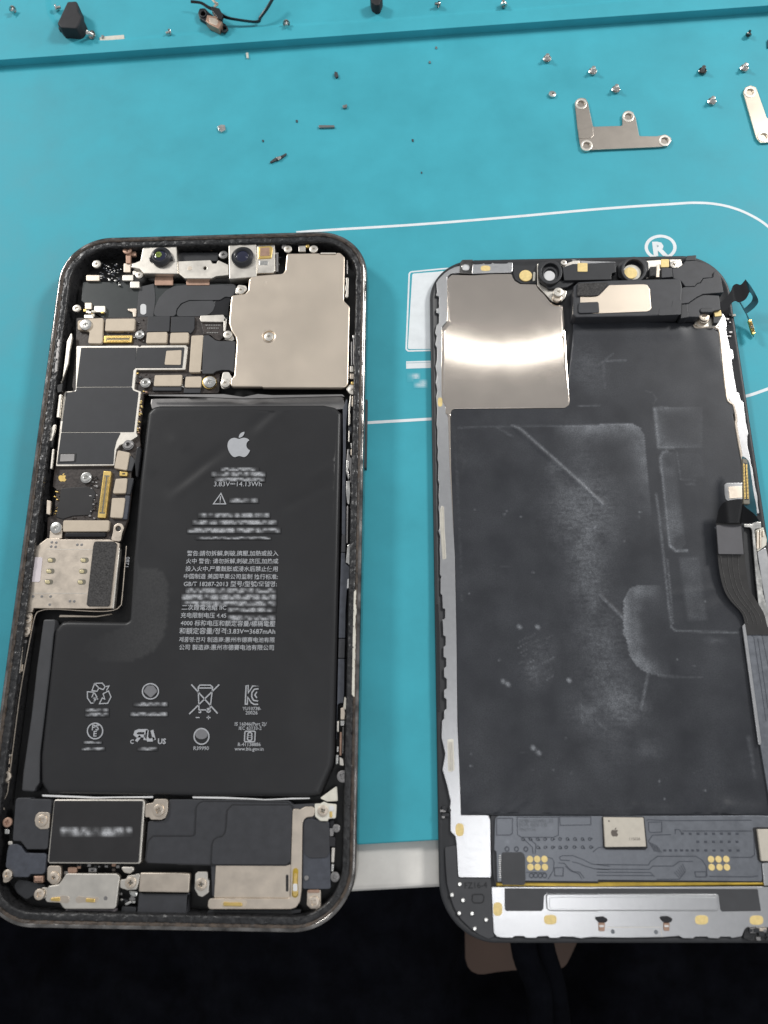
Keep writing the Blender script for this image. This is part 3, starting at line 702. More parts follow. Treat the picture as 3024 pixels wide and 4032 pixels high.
# lower part of the board
apple('C', 122, 862, 192, 938, 4.56, 'gold', PH)
standoff('C', 372, 898, 52, 5.6, PH); standoff('C', 765, 590, 52, 5.4, PH, 'foil_grey')
plate('epoxy_patch', 'C', [(138, 1000), (380, 985), (440, 1000), (470, 1050), (440, 1110), (440, 1200), (420, 1250), (250, 1260), (160, 1290), (95, 1270), (110, 1150), (128, 1120)], 4.7, .3, 'label_black', PH, r=.5, bev=.1)
clutter('C', [(92, 1000), (135, 1000), (110, 1250), (70, 1250)], 16, 4.6, .25, .5, ['gold', 'brown_board', 'gold'], PH)
clutter('C', [(430, 900), (490, 880), (470, 1290), (420, 1290), (180, 1290), (400, 1250)], 30, 4.6, .25, .6, ['black_plastic', 'brown_board', 'foil_grey'], PH)
connector('C', [(482, 1276), (540, 840), (612, 842), (560, 1278)], 5.2, 2, 30)
for a, b in (((655, 652), (786, 668)), ): shield('C', [(672, 645), (784, 668), (756, 835), (636, 814)])
shield('C', [(652, 912), (762, 906), (746, 1048), (624, 1050)]); shield('C', [(617, 1092), (742, 1090), (716, 1280), (599, 1274)])
plate('flex_pad', 'C', [(760, 905), (822, 905), (786, 1060), (740, 1060)], 5.0, .6, 'black_tape', PH, r=.2)
plate('flex_pad', 'C', [(742, 1066), (786, 1070), (756, 1292), (712, 1290)], 5.0, .6, 'blue_slate', PH, r=.2)
plate('flex_pad', 'C', [(786, 690), (840, 740), (800, 840), (752, 838)], 5.0, .6, 'slate_tape', PH, r=.2)
plate('contact_spring', 'C', [(690, 843), (765, 850), (760, 888), (688, 886)], 5.0, .5, 'gold', PH, r=.2)
box_px('pin_gap', 'C', 712, 858, 742, 874, 5.03, .1, 'black_plastic', PH)
plate('cable_cover', 'C', [(848, 618), (872, 605), (890, 630), (880, 720), (858, 900), (838, 890), (830, 740)], 5.6, 1.5, 'flex_black', PH, r=.5, bev=.2)
shield('C', [(168, 1300), (594, 1300), (586, 1390), (572, 1404), (158, 1406), (160, 1320)], 5.5)
plate('rubber_bar', 'C', [(185, 1408), (565, 1408), (555, 1456), (168, 1456)], 5.2, .8, 'flex_black', PH, r=.4, bev=.3)
screw('C', 95, 1370, 55, 5.8, PH, 'bright_steel', cross=False)
plate('reader_ear', 'C', [(40, 1400), (155, 1390), (150, 1470), (32, 1470)], 5.4, .5, 'warm_steel', PH, r=.2)
plate('reader_ear', 'C', [(625, 1420), (635, 1350), (672, 1326), (712, 1332), (732, 1370), (712, 1420), (700, 1500), (606, 1490)], 5.5, .5, 'warm_steel', PH, r=.6, holes=((676, 1378, 26),))
disc('bore', 'C', 676, 1378, 27, 4.9, .2, 'dark_rim_steel', PH)
# SIM reader
SR = plate('card_reader', 'C', [(10, 1470), (128, 1466), (134, 1478), (600, 1480), (660, 1505), (690, 1516), 'D', (1112, 20), (1046, 580), (860, 584), (480, 582), (312, 580), (300, 616), (243, 618), (250, 490), (280, 300), (308, 105), (320, 20)], 5.8, .9, 'warm_steel', PH, r=.15, bev=.1)
plate('foam_pad', 'C', [(455, 1497), (640, 1496), (662, 1520), 'D', (1084, 0), (1022, 545), (1008, 562), (820, 560), (806, 545), (868, 0)], 6.1, .3, 'foam', PH, r=.4, bev=.1)
plate('white_label', 'D', [(310, 103), (388, 104), (396, 118), (374, 322), (364, 336), (276, 332)], 5.9, .09, 'pink_white', PH, r=.2, bev=.03)
for x, y in ((482, 134), (470, 237), (457, 337), (790, 134), (776, 238), (763, 338)):
    plate('contact_hole', 'D', [(x - 40, y - 16), (x - 24, y - 26), (x + 30, y - 26), (x + 40, y - 8), (x + 34, y + 14), (x + 22, y + 22), (x - 26, y + 22), (x - 40, y + 8)], 5.83, .05, 'connector_grey', SR, r=.5, bev=.02)
    plate('contact_tongue', 'D', [(x - 38, y - 14), (x + 2, y - 16), (x + 10, y), (x, y + 16), (x - 38, y + 12)], 5.95, .12, 'pale_gold', SR, r=.2, bev=.06)
for c, x, y in (('C', 57, 1505), ('C', 98, 1508), ('C', 50, 1545), ('C', 92, 1548), ('C', 295, 1528), ('C', 335, 1528), ('D', 308, 470), ('D', 390, 470), ('D', 472, 470), ('D', 463, 546), ('D', 652, 514), ('D', 692, 515)):
    disc('dimple', c, x, y, 13, 5.84, .06, 'foil_grey', SR, bev=.03)
stroke('crease', 'D', [(435, 30), (860, 32)], .12, 5.83, 'pale_nickel', SR, th=.04); stroke('crease', 'D', [(278, 440), (810, 442)], .12, 5.83, 'pale_nickel', SR, th=.04)
plate('reader_ear', 'D', [(248, 620), (302, 622), (296, 700), (280, 800), (255, 850), (215, 850), (190, 815), (210, 690), (218, 650)], 5.7, .5, 'warm_steel', PH, r=.6)
screw('D', 254, 680, 42, 6.0, PH, 'warm_steel'); screw('D', 240, 795, 42, 6.0, PH, 'warm_steel')
tube('thin_shim', [at('D', x, y, 5.3) for x, y in ((1180, 0), (1140, 480), (1120, 560), (1060, 598), (900, 610), (500, 590), (380, 605), (330, 650), (285, 850), (200, 1300), (150, 1659))] + [at('S', x, y, 5.3) for x, y in ((140, 1350), (85, 1800), (70, 1900), (30, 2000), (42, 2060))], .12, 'warm_steel', PH, 6)
plate('shield_wall', 'D', [(1112, 20), (1120, 20), (1062, 582), (1044, 582)], 5.9, 1.2, 'pale_nickel', PH, r=0)
plate('spring_strip', 'D', [(560, 640), (900, 650), (1040, 630), (1050, 640), (900, 664), (545, 664)], 4.2, .5, 'warm_steel', PH, r=.1)

# ---------- large beige shield over the rear cameras
CP = plate('camera_shield', 'B', [(785, 279), (1085, 275), (1090, 286), (1238, 288), (1245, 272), (1275, 268), (1322, 312), (1315, 722), (1368, 775), (1352, 1500), (1322, 1530), (556, 1530), (548, 1522), (250, 1522), (256, 1445), (288, 1425), (312, 1110), (302, 1060), (262, 1000), (240, 930), (262, 668), (390, 655), (420, 618), (428, 520), (460, 488), (745, 466), (766, 430), (776, 300)], 6.2, 1.0, 'beige_steel', PH, r=.9, bev=.28, holes=((612, 1052, 55),))
q = at('B', 612, 1052, 6.2); s = 55 * .42194 / 15.6
bm = bmesh.new(); n = 32
rings = [[bm.verts.new((q.x + s * a * math.cos(2 * math.pi * k / n), q.y + s * a * math.sin(2 * math.pi * k / n), z)) for k in range(n)] for a, z in ((1.14, 6.205), (1.1, 6.26), (1.02, 6.22), (.92, 5.85), (.0001, 5.8))]
for a, b in zip(rings, rings[1:]):
    for k in range(n): bm.faces.new((a[k], a[(k + 1) % n], b[(k + 1) % n], b[k]))
add('dimple', finish(bm, 40), 'beige_steel', CP)
plate('stain', 'B', [(560, 545), (590, 528), (606, 530), (600, 552), (575, 566)], 6.21, .012, 'warm_steel', CP, r=.2, bev=0)
screw('B', 612, 1055, 44, 6.35, PH, 'pale_nickel', cross=False)
box_px('slot', 'B', 1095, 270, 1238, 285, 6.0, .6, 'pale_nickel', CP)

# ---------- right hand rail: clips, springs, screws
screw('B', 1395, 1552, 46, 6.2, PH, 'pale_nickel', cross=False)
plate('screw_tab', 'B', [(1330, 1545), (1370, 1500), (1430, 1510), (1445, 1560), (1420, 1600), (1375, 1595)], 5.8, .5, 'pale_nickel', PH, r=.6)
plate('contact_spring', 'B', [(1330, 500), (1358, 505), (1352, 690), (1325, 690), (1335, 640), (1322, 600), (1336, 560)], 6.0, .8, 'pale_nickel', PH, r=.3)
for a in ((735, 185, 775, 235, 6.0, 'foil_grey'), (890, 205, 955, 262, 5.8, 'pale_nickel'), (960, 195, 990, 225, 6.0, 'gold'), (680, 280, 700, 450, 5.5, 'foil_grey'), (1340, 340, 1350, 470, 5.6, 'foil_grey'), (1370, 1330, 1400, 1385, 5.9, 'pale_nickel'), (1370, 1400, 1415, 1450, 5.8, 'warm_steel'), (1380, 1475, 1405, 1500, 6.0, 'gold'), (1380, 1100, 1392, 1325, 5.8, 'foil_grey'), (1400, 1040, 1415, 1320, 5.9, 'foil_grey'), (1425, 1060, 1437, 1200, 6.0, 'bright_steel'), (1395, 1040, 1412, 1075, 6.2, 'bright_steel'), (1408, 1130, 1425, 1190, 6.1, 'warm_steel')):
    box_px('contact_spring', 'B', *a[:4], a[4], .7, a[5], PH, r=.15, bev=.08)
plate('side_rail', 'Q', [(245, 270), (288, 150), (292, 280), (275, 440), (272, 1480), (262, 1500), (236, 1480), (240, 1000), (248, 700)], 5.2, 2.5, 'blue_slate', PH, r=.15, bev=.1)
plate('side_rail', 'Q', [(236, 1486), (274, 1484), (270, 1655), (230, 1655)], 5.25, 2.5, 'slate_plastic', PH, r=.15, bev=.1)
plate('side_rail', 'Q', [(230, 1660), (268, 1660), (268, 1760), (325, 1810), (318, 1990), (285, 2020), (272, 2212), 'R', (268, 520), (205, 520), 'Q', (212, 2212)], 5.1, 2.5, 'blue_slate', PH, r=.15, bev=.1)
plate('side_rail', 'R', [(206, 528), (268, 528), (262, 715), (200, 715)], 5.1, 2.5, 'slate_plastic', PH, r=.15, bev=.1)
plate('side_rail', 'R', [(200, 722), (262, 722), (258, 1060), (248, 1150), (215, 1150), (195, 1180), (188, 1500), (180, 1500), (192, 1100)], 5.1, 2.5, 'blue_slate', PH, r=.15, bev=.1)
plate('white_tag', 'Q', [(290, 1915), (325, 1908), (325, 1955), (305, 2000), (284, 2010)], 5.5, .2, 'white_plastic', PH, r=.2)
plate('white_strip', 'R', [(352, 75), (384, 40), (368, 700), (360, 1105), (332, 1065), (342, 500)], 7.0, .3, 'milky_plastic', PH, r=.2, bev=.05)
plate('white_strip', 'R', [(262, 1080), (282, 1110), (272, 1230), (250, 1190)], 5.6, .3, 'milky_plastic', PH, r=.2, bev=.05)
for lst, z, m in (([(318, 130), (330, 150), (322, 230), (312, 300), (318, 330), (314, 420), (298, 440), (300, 260), (306, 210)], 5.9, 'pale_nickel'), ([(335, 140), (364, 150), (360, 240), (330, 250)], 5.7, 'warm_steel'), ([(342, 320), (360, 330), (350, 430), (358, 470), (350, 580), (335, 600), (345, 480), (338, 400)], 6.0, 'bright_steel'), ([(300, 480), (312, 480), (312, 590), (298, 590)], 5.8, 'pale_nickel'), ([(290, 660), (312, 655), (306, 700), (318, 740), (352, 755), (348, 985), (316, 980), (318, 880), (300, 850), (282, 760)], 5.6, 'foil_grey'), ([(280, 760), (300, 770), (296, 870), (310, 930), (300, 960), (276, 880)], 6.0, 'bright_steel'), ([(280, 970), (312, 960), (318, 1080), (306, 1200), (288, 1180), (276, 1080)], 6.1, 'bright_steel'), ([(330, 1010), (352, 1030), (350, 1110), (330, 1100)], 5.9, 'pale_nickel'), ([(284, 1205), (300, 1205), (294, 1570), (280, 1570)], 5.6, 'foil_grey'), ([(318, 1180), (326, 1180), (322, 1560), (312, 1560)], 5.6, 'foil_grey'), ([(334, 1150), (348, 1150), (344, 1370), (332, 1370)], 5.9, 'warm_steel'), ([(290, 1590), (312, 1570), (326, 1660), (322, 1800), (290, 1760), (272, 1760), (282, 1680)], 5.9, 'bright_steel'), ([(300, 440), (335, 430), (330, 520), (302, 520)], 5.4, 'slate_plastic'), ([(322, 660), (350, 650), (352, 690), (320, 740)], 5.5, 'warm_steel'), ([(320, 600), (352, 595), (345, 650), (325, 655)], 5.7, 'bright_steel')):
    plate('spring_clip', 'Q', lst, z, .6, m, PH, r=.2, bev=.12)
for lst, z, m in (([(225, 1200), (255, 1190), (268, 1240), (262, 1310), (222, 1310)], 5.7, 'warm_steel'), ([(222, 1320), (262, 1320), (258, 1370), (222, 1370)], 5.8, 'bright_steel'), ([(190, 1330), (208, 1320), (206, 1430), (188, 1430)], 5.4, 'pale_nickel'), ([(218, 1430), (236, 1430), (232, 1660), (212, 1660)], 5.2, 'copper'), ([(240, 1380), (258, 1380), (252, 1640), (238, 1640)], 5.5, 'dark_rim_steel'), ([(180, 1650), (205, 1650), (200, 1740), (176, 1740)], 5.5, 'bright_steel'), ([(212, 1670), (250, 1690), (255, 1760), (215, 1750)], 5.6, 'pale_nickel'), ([(190, 1570), (206, 1570), (202, 1625), (186, 1625)], 5.4, 'bright_steel')):
    plate('spring_clip', 'R', lst, z, .6, m, PH, r=.15, bev=.1)
screw('R', 245, 1860, 58, 6.2, PH, 'foil_grey')

# ---------- left hand rail
for c, lst, z, m in (('A', [(150, 1100), (195, 1010), (200, 1060), (175, 1200), (165, 1300), (130, 1400), (95, 1490), (110, 1440), (140, 1200)], 6.0, 'pale_nickel'), ('A', [(62, 1090), (90, 1060), (60, 1380), (30, 1400)], 6.9, 'foil_grey'), ('C', [(125, 130), (150, 122), (128, 340), (100, 340)], 6.0, 'pale_nickel'), ('C', [(60, 420), (95, 400), (85, 470), (55, 560), (25, 560), (40, 450)], 6.2, 'pale_nickel'), ('C', [(60, 640), (80, 630), (60, 820), (40, 820)], 5.9, 'pale_nickel'), ('C', [(10, 1110), (50, 1120), (40, 1250), (5, 1240)], 5.8, 'warm_steel'), ('C', [(35, 560), (75, 540), (60, 620), (20, 620)], 6.0, 'cavity_black'), ('C', [(100, 40), (160, 20), (150, 100), (110, 110)], 6.3, 'cavity_black'),
                     ('S', [(205, 470), (220, 480), (190, 740), (165, 740)], 6.2, 'pale_nickel'), ('S', [(225, 410), (262, 400), (232, 640), (195, 640)], 5.4, 'cavity_black'), ('S', [(240, 415), (258, 420), (250, 452), (228, 448)], 5.7, 'foil_grey'), ('S', [(125, 790), (140, 770), (45, 1540), (30, 1530)], 6.2, 'pale_nickel'), ('S', [(145, 860), (185, 870), (110, 1480), (75, 1480)], 4.9, 'dark_rim_steel'), ('S', [(118, 945), (158, 940), (142, 1080), (102, 1085)], 5.8, 'pale_nickel'), ('S', [(140, 870), (166, 870), (158, 910), (132, 910)], 5.6, 'bright_steel'), ('S', [(84, 1170), (128, 1175), (112, 1305), (68, 1310)], 5.8, 'pale_nickel'), ('S', [(70, 1330), (116, 1310), (104, 1400), (64, 1390)], 5.6, 'bright_steel'), ('S', [(60, 1400), (110, 1410), (100, 1480), (50, 1500)], 6.0, 'rubber'), ('S', [(30, 1510), (60, 1500), (105, 1530), (95, 1545), (30, 1540)], 5.9, 'pale_nickel'), ('S', [(42, 1560), (95, 1550), (90, 1620), (40, 1610)], 5.7, 'warm_steel'), ('S', [(22, 1640), (48, 1635), (48, 1662), (22, 1662)], 5.8, 'gold'), ('S', [(48, 1640), (90, 1650), (85, 1800), (20, 1810), (20, 1700)], 5.5, 'warm_steel'), ('S', [(150, 770), (195, 750), (185, 840), (140, 860)], 6.2, 'rubber'), ('S', [(196, 660), (225, 650), (215, 720), (190, 735)], 5.5, 'warm_steel'), ('S', [(192, 760), (208, 755), (200, 830), (186, 830)], 5.4, 'bright_steel')):
    plate('spring_clip', c, lst, z, .6, m, PH, r=.15, bev=.1)
screw('S', 58, 1738, 48, 6.0, PH, 'warm_steel')
# ---------- battery
BP = ['C', (950, 300), (978, 268), (1012, 240), (1062, 228), 'N', (700, 80), (1350, 76), (1430, 92), (1476, 135), 'R', (165, 1640), (150, 1760), (25, 2045), 'F', (1180, 128), (100, 122), 'E', (420, 102), 'S', (425, 1850), (398, 1800), (396, 1540), (532, 320), 'D', (545, 740), (580, 705), (640, 696), (1180, 706), (1204, 690), (1212, 600), 'C', (815, 1659), (880, 900)]
BZ = 5.7
bp = fillet(ccw(pts('C', BP, BZ - .25)), 1.0)
segs = lambda c, l, w_, s_: [(pts(c, l[i:i + 2], BZ), w_, s_) for i in range(len(l) - 1)]
BC = [(pts('N', ab, BZ), w_, h_) for ab, w_, h_ in (([(1030, 90), (820, 260)], 1.3, -.06), ([(700, 350), (300, 680)], 1.5, -.06), ([(620, 470), (300, 720)], 1.2, .05), ([(1450, 480), (1250, 590)], 1.2, .045), ([(1400, 620), (1040, 800)], 1.2, -.05), ([(300, 300), (420, 390)], 1.2, .04), ([(160, 540), (280, 680)], 1.2, -.04), ([(1060, 120), (900, 280)], 1.2, .04))]
BC += [(pts('O', ab, BZ), w_, h_) for ab, w_, h_ in (([(1020, 720), (1260, 1040)], 1.5, .05), ([(0, 600), (200, 440)], 1.5, .04))]
film = fillet(ccw(pts('D', [(1235, 200), (1420, 195), (1530, 240), (1572, 320), (1560, 640), (1530, 850), (1450, 960), (1340, 1040), (1250, 1065), (950, 1070), (830, 1030), (760, 950), (850, 880), (1225, 720)], BZ)), 2)
def bz(x, y):
    d = 0
    for (a, b), w_, h_ in BC:
        k, t = segdist(x, y, a, b)
        if k < w_ * 2.5: d += 2.2 * h_ * math.exp(-(k / w_) ** 2) * min(1, 4 * t * (1 - t) + .3)
    return d + .03 * fbm(x, y, .06)
def bw(x, y):
    v = max(0, .08 * fbm(x, y, .08, 5))
    if inside(film, x, y): v += .30 * min(1, max(.15, (x - film_x0) / 14))  # sheen of the tape patch, painted as a paler colour
    return v
film_x0 = at('D', 850, 500, BZ).x
BT = empty('battery', (bp[0].x, bp[0].y, 1.2), '', ''); del BT['label']; del BT['category']
BT.parent = PH; BT.location = (WPOS['battery'] - WPOS[PH.name]) * MM
sheet('battery_pouch', bp, BZ, 4.2, .8, 'battery_black', BT, bev=.95, zf=bz, wf=bw)
plate('side_flap', 'D', [(402, 682), (518, 682), (510, 760), 'S', (490, 700), (392, 1500), (385, 1800), (345, 1850), (330, 1890), (205, 1880), (220, 1700), (300, 1150), (350, 700)], 4.6, 2.5, 'slate_tape', BT, r=.5, bev=.4)
# top shelf of the battery bay and the white pull strips
plate('foil_shelf', 'N', [(165, 32), (1480, 8), (1498, 60), (1495, 105), (1440, 110), (170, 108), (160, 70)], 3.6, 1., 'foil_grey', PH, r=.4, bev=.3)
plate('foil_strip', 'C', [(960, 128), (1659, 122), 'N', (800, 22), (900, 2), (1000, 10), (1480, 4), (1500, 22), (1478, 16), (800, 34), (480, 22), 'C', (965, 138)], 5.4, .4, 'foil_grey', PH, r=.2, bev=.06)
for lst in (['E', (360, 108), (680, 120), (830, 128), (1330, 122), (1332, 138), (1000, 138), (830, 143), (372, 126)], ['F', (125, 125), (400, 128), (640, 140), (760, 148), (1000, 136), (1150, 136), (1150, 146), (1000, 150), (760, 158), (640, 152), (130, 140)]):
    plate('pull_strip', 'E', lst, 5.3, .3, 'white_plastic', PH, r=.1, bev=.08)
plate('clear_tab', 'F', [(1387, 30), (1395, 165), (1300, 170), (1235, 140)], 5.0, .3, 'milky_plastic', PH, r=.2)

# printing on the battery
TZ = BZ + .16
apple('N', 697, 262, 846, 436, TZ, 'grey_ink', BT)
for b, l, r_ in (("警告:請勿拆解,刺破,擠壓,加熱或投入", (265, 170), (967, 170)), ("火中 警告: 请勿拆解,刺破,挤压,加热或", (258, 229), (967, 230)), ("投入火中,严重鼓胀或浸水后禁止使用", (253, 288), (962, 290)), ("中国制造 美国苹果公司监制 执行标准:", (241, 346), (963, 350)), ("GB/T 18287-2013 型号/型號/모델명:", (240, 405), (955, 407)), ("二次鋰電池組 IIC", (225, 586), (567, 587)), ("充电限制电压 4.45", (217, 646), (567, 648)), ("4000 标称电压和额定容量/標稱電壓", (216, 706), (943, 714)), ("和額定容量/정격:3.83V⎓3687mAh", (206, 769), (943, 772)), ("제품명:전지 制造商:惠州市德赛电池有限", (204, 832), (940, 835)), ("公司 製造商:惠州市德賽电池有限公司", (205, 892), (933, 895))):
    text(b, 'O', l, r_, TZ + .02, 'grey_ink', BT, bold=.008)
text("3.83V⎓14.13Wh", 'N', (597, 637), (925, 637), TZ + .02, 'grey_ink', BT)
bars('N', [(640, 910, 520, 22), (575, 955, 553, 26), (600, 950, 590, 22)], TZ, BT, 22)
bars('N', [(700, 905, 734, 26)], TZ, BT, 26)
bars('N', [(485, 985, 836, 26), (445, 1035, 885, 26), (412, 1058, 940, 28), (470, 992, 992, 16)], TZ, BT, 22)
bars('O', [(250, 955, 440, 34), (220, 955, 490, 36), (218, 955, 540, 34), (575, 950, 588, 28), (575, 950, 650, 34)], TZ, BT, 24)
def glyph(c, strokes, w_=.16, m='grey_ink', name='printed_mark'):
    bm = bmesh.new()
    for s_ in strokes:
        cl = s_[0] == 'o'; l = s_[1:] if cl else s_
        add_stroke(bm, pts(c, list(l), TZ), w_, TZ - .015, TZ, cl)
    return add(name, finish(bm, 0), m, BT)
def circ(x, y, rx, ry=None, a0=0, a1=360, n=28):
    ry = ry or rx
    return [(x + rx * math.cos(math.radians(a0 + (a1 - a0) * k / n)), y + ry * math.sin(math.radians(a0 + (a1 - a0) * k / n))) for k in range(n + (a1 - a0 < 360))]
glyph('N', [('o', (646, 686), (594, 758), (678, 758))], .26); glyph('N', [[(643, 706), (641, 735)], [(641, 742), (640, 748)]], .26)
# recycling triangle: three folded arrow bands
R3 = [('o', (335, 112), (372, 110), (386, 128), (376, 142), (356, 134), (346, 150), (322, 146)), [(386, 128), (405, 124), (392, 146)], [(335, 112), (356, 134)],
      ('o', (402, 148), (414, 178), (398, 208), (358, 210), (372, 182), (384, 188), (376, 162)), ('o', (300, 152), (332, 154), (322, 178), (336, 186), (330, 206), (318, 208), (300, 182)), [(332, 154), (346, 178), (330, 206)], [(322, 178), (352, 188)]]
glyph('P', R3, .22)
glyph('P', [('o', *circ(605, 150, 39, 37))], .26); plate('printed_mark', 'P', [(570, 150), (590, 122), (620, 122), (640, 150), (606, 182)], TZ, .015, 'dim_ink', BT, r=.4, bev=0)
glyph('P', [[(803, 117), (930, 257)], [(938, 117), (793, 260)]], .27)
glyph('P', [('o', (836, 130), (845, 120), (895, 120), (906, 130), (893, 240), (840, 240)), [(838, 134), (904, 134)], [(848, 240), (848, 252), (838, 252)], ('o', *circ(886, 242, 9))], .24)
glyph('P', [[(824, 277), (843, 277)], [(876, 277), (896, 277)], [(886, 268), (886, 286)]], .2)
glyph('P', [('o', (1068, 122), (1078, 122), (1078, 158), (1100, 124), (1128, 124)), [(1068, 122), (1064, 212), (1074, 212), (1076, 178), (1092, 204), (1106, 213), (1126, 213)], [(1128, 138), (1108, 140), (1096, 156), (1095, 176), (1104, 194), (1126, 197)], [(1120, 152), (1110, 168), (1120, 182)]], .26)
for b, l, r_ in (("YU10738-", (1050, 241), (1140, 241)), ("20026", (1065, 262), (1123, 262)), ("IS 16046(Part 2)/", (1013, 316), (1168, 316)), ("IEC 62133-2", (1033, 336), (1142, 336)), ("R-41138886", (1028, 415), (1138, 415)), ("www.bis.gov.in", (1012, 436), (1152, 437)), ("R39990", (813, 434), (887, 434))):
    text(b, 'P', l, r_, TZ, 'grey_ink', BT, bold=.01)
glyph('P', [('o', (1066, 343), (1108, 343), (1112, 347), (1110, 390), (1106, 394), (1064, 394), (1060, 390), (1062, 347)), ('o', *circ(1086, 358, 10, 9)), ('o', *circ(1085, 379, 11, 9)), [(1072, 368), (1100, 369)]], .24)
glyph('P', [('o', *circ(337, 342, 37, 38))], .25); text('PS', 'P', (321, 338), (355, 338), TZ, 'grey_ink', BT, bold=.02); text('E', 'P', (328, 368), (344, 368), TZ, 'grey_ink', BT, bold=.02)
text('C', 'P', (506, 403), (524, 403), TZ, 'grey_ink', BT, bold=.03); text('US', 'P', (640, 404), (679, 404), TZ, 'grey_ink', BT, bold=.03)
glyph('P', [[(578, 386), (584, 340), (548, 340), (534, 346), (530, 358), (540, 366), (578, 366)], [(556, 366), (536, 392)], [(590, 338), (586, 372), (594, 386), (612, 386), (622, 374)], [(612, 338), (624, 386)]], .62)
glyph('P', [('o', *circ(852, 368, 36, 38))], .26); plate('printed_mark', 'P', circ(852, 358, 30, 24, n=20), TZ, .015, 'dim_ink', BT, r=0, bev=0)
bars('P', [(288, 405, 240, 13), (288, 405, 262, 15), (520, 690, 212, 16), (505, 690, 260, 16), (540, 640, 428, 14), (280, 372, 397, 10), (270, 385, 428, 12)], TZ, BT, 16)
text('1280', 'D', (1197, 195), (1212, 103), 5.0, 'grey_ink', BT)

# ---------- bottom end of the phone
plate('corner_cover', 'E', [(150, 136), (265, 136), (272, 146), (436, 150), (447, 170), (412, 570), (400, 585), (235, 585), (200, 540), (180, 514), (108, 512), (134, 160)], 6.0, 2, 'slate_plastic', PH, r=.5, bev=.15)
plate('screw_tab', 'E', [(340, 262), (434, 262), (426, 408), (350, 410), (310, 380), (300, 330), (312, 285)], 6.2, .5, 'warm_steel', PH, r=.5); screw('E', 360, 334, 48, 6.45, PH, 'warm_steel')
plate('motor_shell', 'E', [(480, 150), (1245, 150), (1264, 172), (1228, 690), (1215, 712), (430, 708), (414, 690), (468, 165)], 6.0, 2.6, 'pale_nickel', PH, r=.5, bev=.2)
TM = plate('motor_label', 'E', [(474, 162), (1244, 164), (1206, 700), (424, 696)], 6.12, .12, 'label_black', PH, r=.3, bev=.03)
TZb = TZ; TZ = 6.14
bars('E', [(515, 1160, 432, 66)], 6.14, PH, 34, 5, m='blurred_label'); TZ = TZb
plate('screw_tab', 'E', [(1265, 190), (1330, 180), (1348, 146), (1464, 146), (1460, 255), (1440, 310), (1405, 328), (1312, 326), (1300, 302), (1262, 310)], 6.1, .5, 'warm_steel', PH, r=.5); screw('E', 1378, 246, 50, 6.4, PH, 'warm_steel')
plate('slate_cover', 'E', [(80, 540), (150, 540), (185, 560), (222, 618), (388, 620), (402, 640), (388, 800), (300, 802), (262, 800), (246, 828), (112, 826), (98, 770), (46, 742), (62, 600)], 5.7, 1.2, 'blue_slate', PH, r=.6, bev=.15)
screw('E', 62, 806, 42, 6.2, PH, 'warm_steel'); plate('screw_tab', 'E', [(25, 780), (95, 770), (110, 830), (70, 870), (25, 880)], 5.6, .5, 'warm_steel', PH, r=.4)
plate('rocker_plate', 'E', [(412, 728), (532, 728), (528, 850), (500, 890), (448, 890), (410, 850)], 5.9, .8, 'warm_steel', PH, r=.6); screw('E', 465, 830, 46, 6.2, PH, 'warm_steel', cross=False)
plate('cable_clip', 'E', [(590, 740), (668, 740), (668, 790), (590, 790)], 5.0, .6, 'copper', PH); box_px('cable_clip', 'E', 770, 745, 840, 785, 4.8, .6, 'foil_grey', PH)
plate('corner_bowl', 'E', [(165, 840), (285, 870), (400, 890), (380, 930), (230, 1030), (150, 970), (110, 900)], 4.4, .5, 'black_plastic', PH, r=1, bev=.2)
box_px('stub', 'E', 290, 815, 375, 878, 5.4, .9, 'copper', PH, bev=.3)
CB = plate('charging_bracket', 'E', [(575, 794), (1015, 796), (1045, 822), (1012, 1085), (990, 1106), (566, 1106), (545, 1090), (520, 1050), (405, 1046), (392, 1020), (415, 905), (510, 890), (548, 840)], 6.1, .9, 'pale_nickel', PH, r=.6, bev=.2)
for l1, l2 in (([(435, 1000), (550, 988), (600, 994), (608, 1030), (590, 1056), (540, 1050), (430, 1040)], [(440, 1010), (520, 1000), (520, 1040), (440, 1034)]), ([(665, 1000), (690, 992), (730, 1000), (860, 1000), (860, 1030), (830, 1052), (720, 1046), (680, 1056), (655, 1035)], [(745, 1012), (825, 1016), (825, 1050), (745, 1044)])):
    a = plate('contact_hole', 'E', l1, 6.14, .05, 'warm_steel', CB, r=.6, bev=.02); plate('contact_tongue', 'E', l2, 6.3, .2, 'gold', CB, r=.2)
disc('hole', 'E', 920, 1010, 17, 6.13, .05, 'foil_grey', CB, bev=.02)
screw('E', 340, 978, 46, 6.3, PH, 'warm_steel'); plate('screw_tab', 'E', [(320, 940), (380, 915), (425, 920), (410, 960), (395, 1010), (340, 1020)], 5.7, .5, 'pale_nickel', PH, r=.4)
plate('purple_slab', 'E', [(572, 1108), (1002, 1108), (996, 1164), (566, 1160)], 5.0, 1.5, 'purple_slab', PH, r=.2)
plate('screw_tab', 'E', [(1046, 848), (1095, 846), (1110, 815), (1175, 806), (1225, 790), (1206, 880), (1190, 935), (1110, 940), (1046, 920)], 5.9, .6, 'pale_nickel', PH, r=.4); screw('E', 1134, 878, 48, 6.2, PH, 'warm_steel')
plate('crumpled_foil', 'E', [(1040, 735), (1165, 735), (1170, 770), (1130, 800), (1080, 790)], 5.4, .5, 'pale_nickel', PH, r=.4, bev=.3)
plate('port_shield', 'E', [(1222, 788), (1640, 792), 'F', (0, 795), (108, 796), (98, 956), 'E', (1640, 962), (1206, 955)], 6.0, 1., 'warm_steel', PH, r=.3, bev=.2)
plate('port_block', 'E', [(1210, 968), (1650, 972), 'F', (92, 965), (78, 1158), 'E', (1650, 1160), (1192, 1156)], 5.2, 2.5, 'slate_plastic', PH, r=.2, bev=.15)
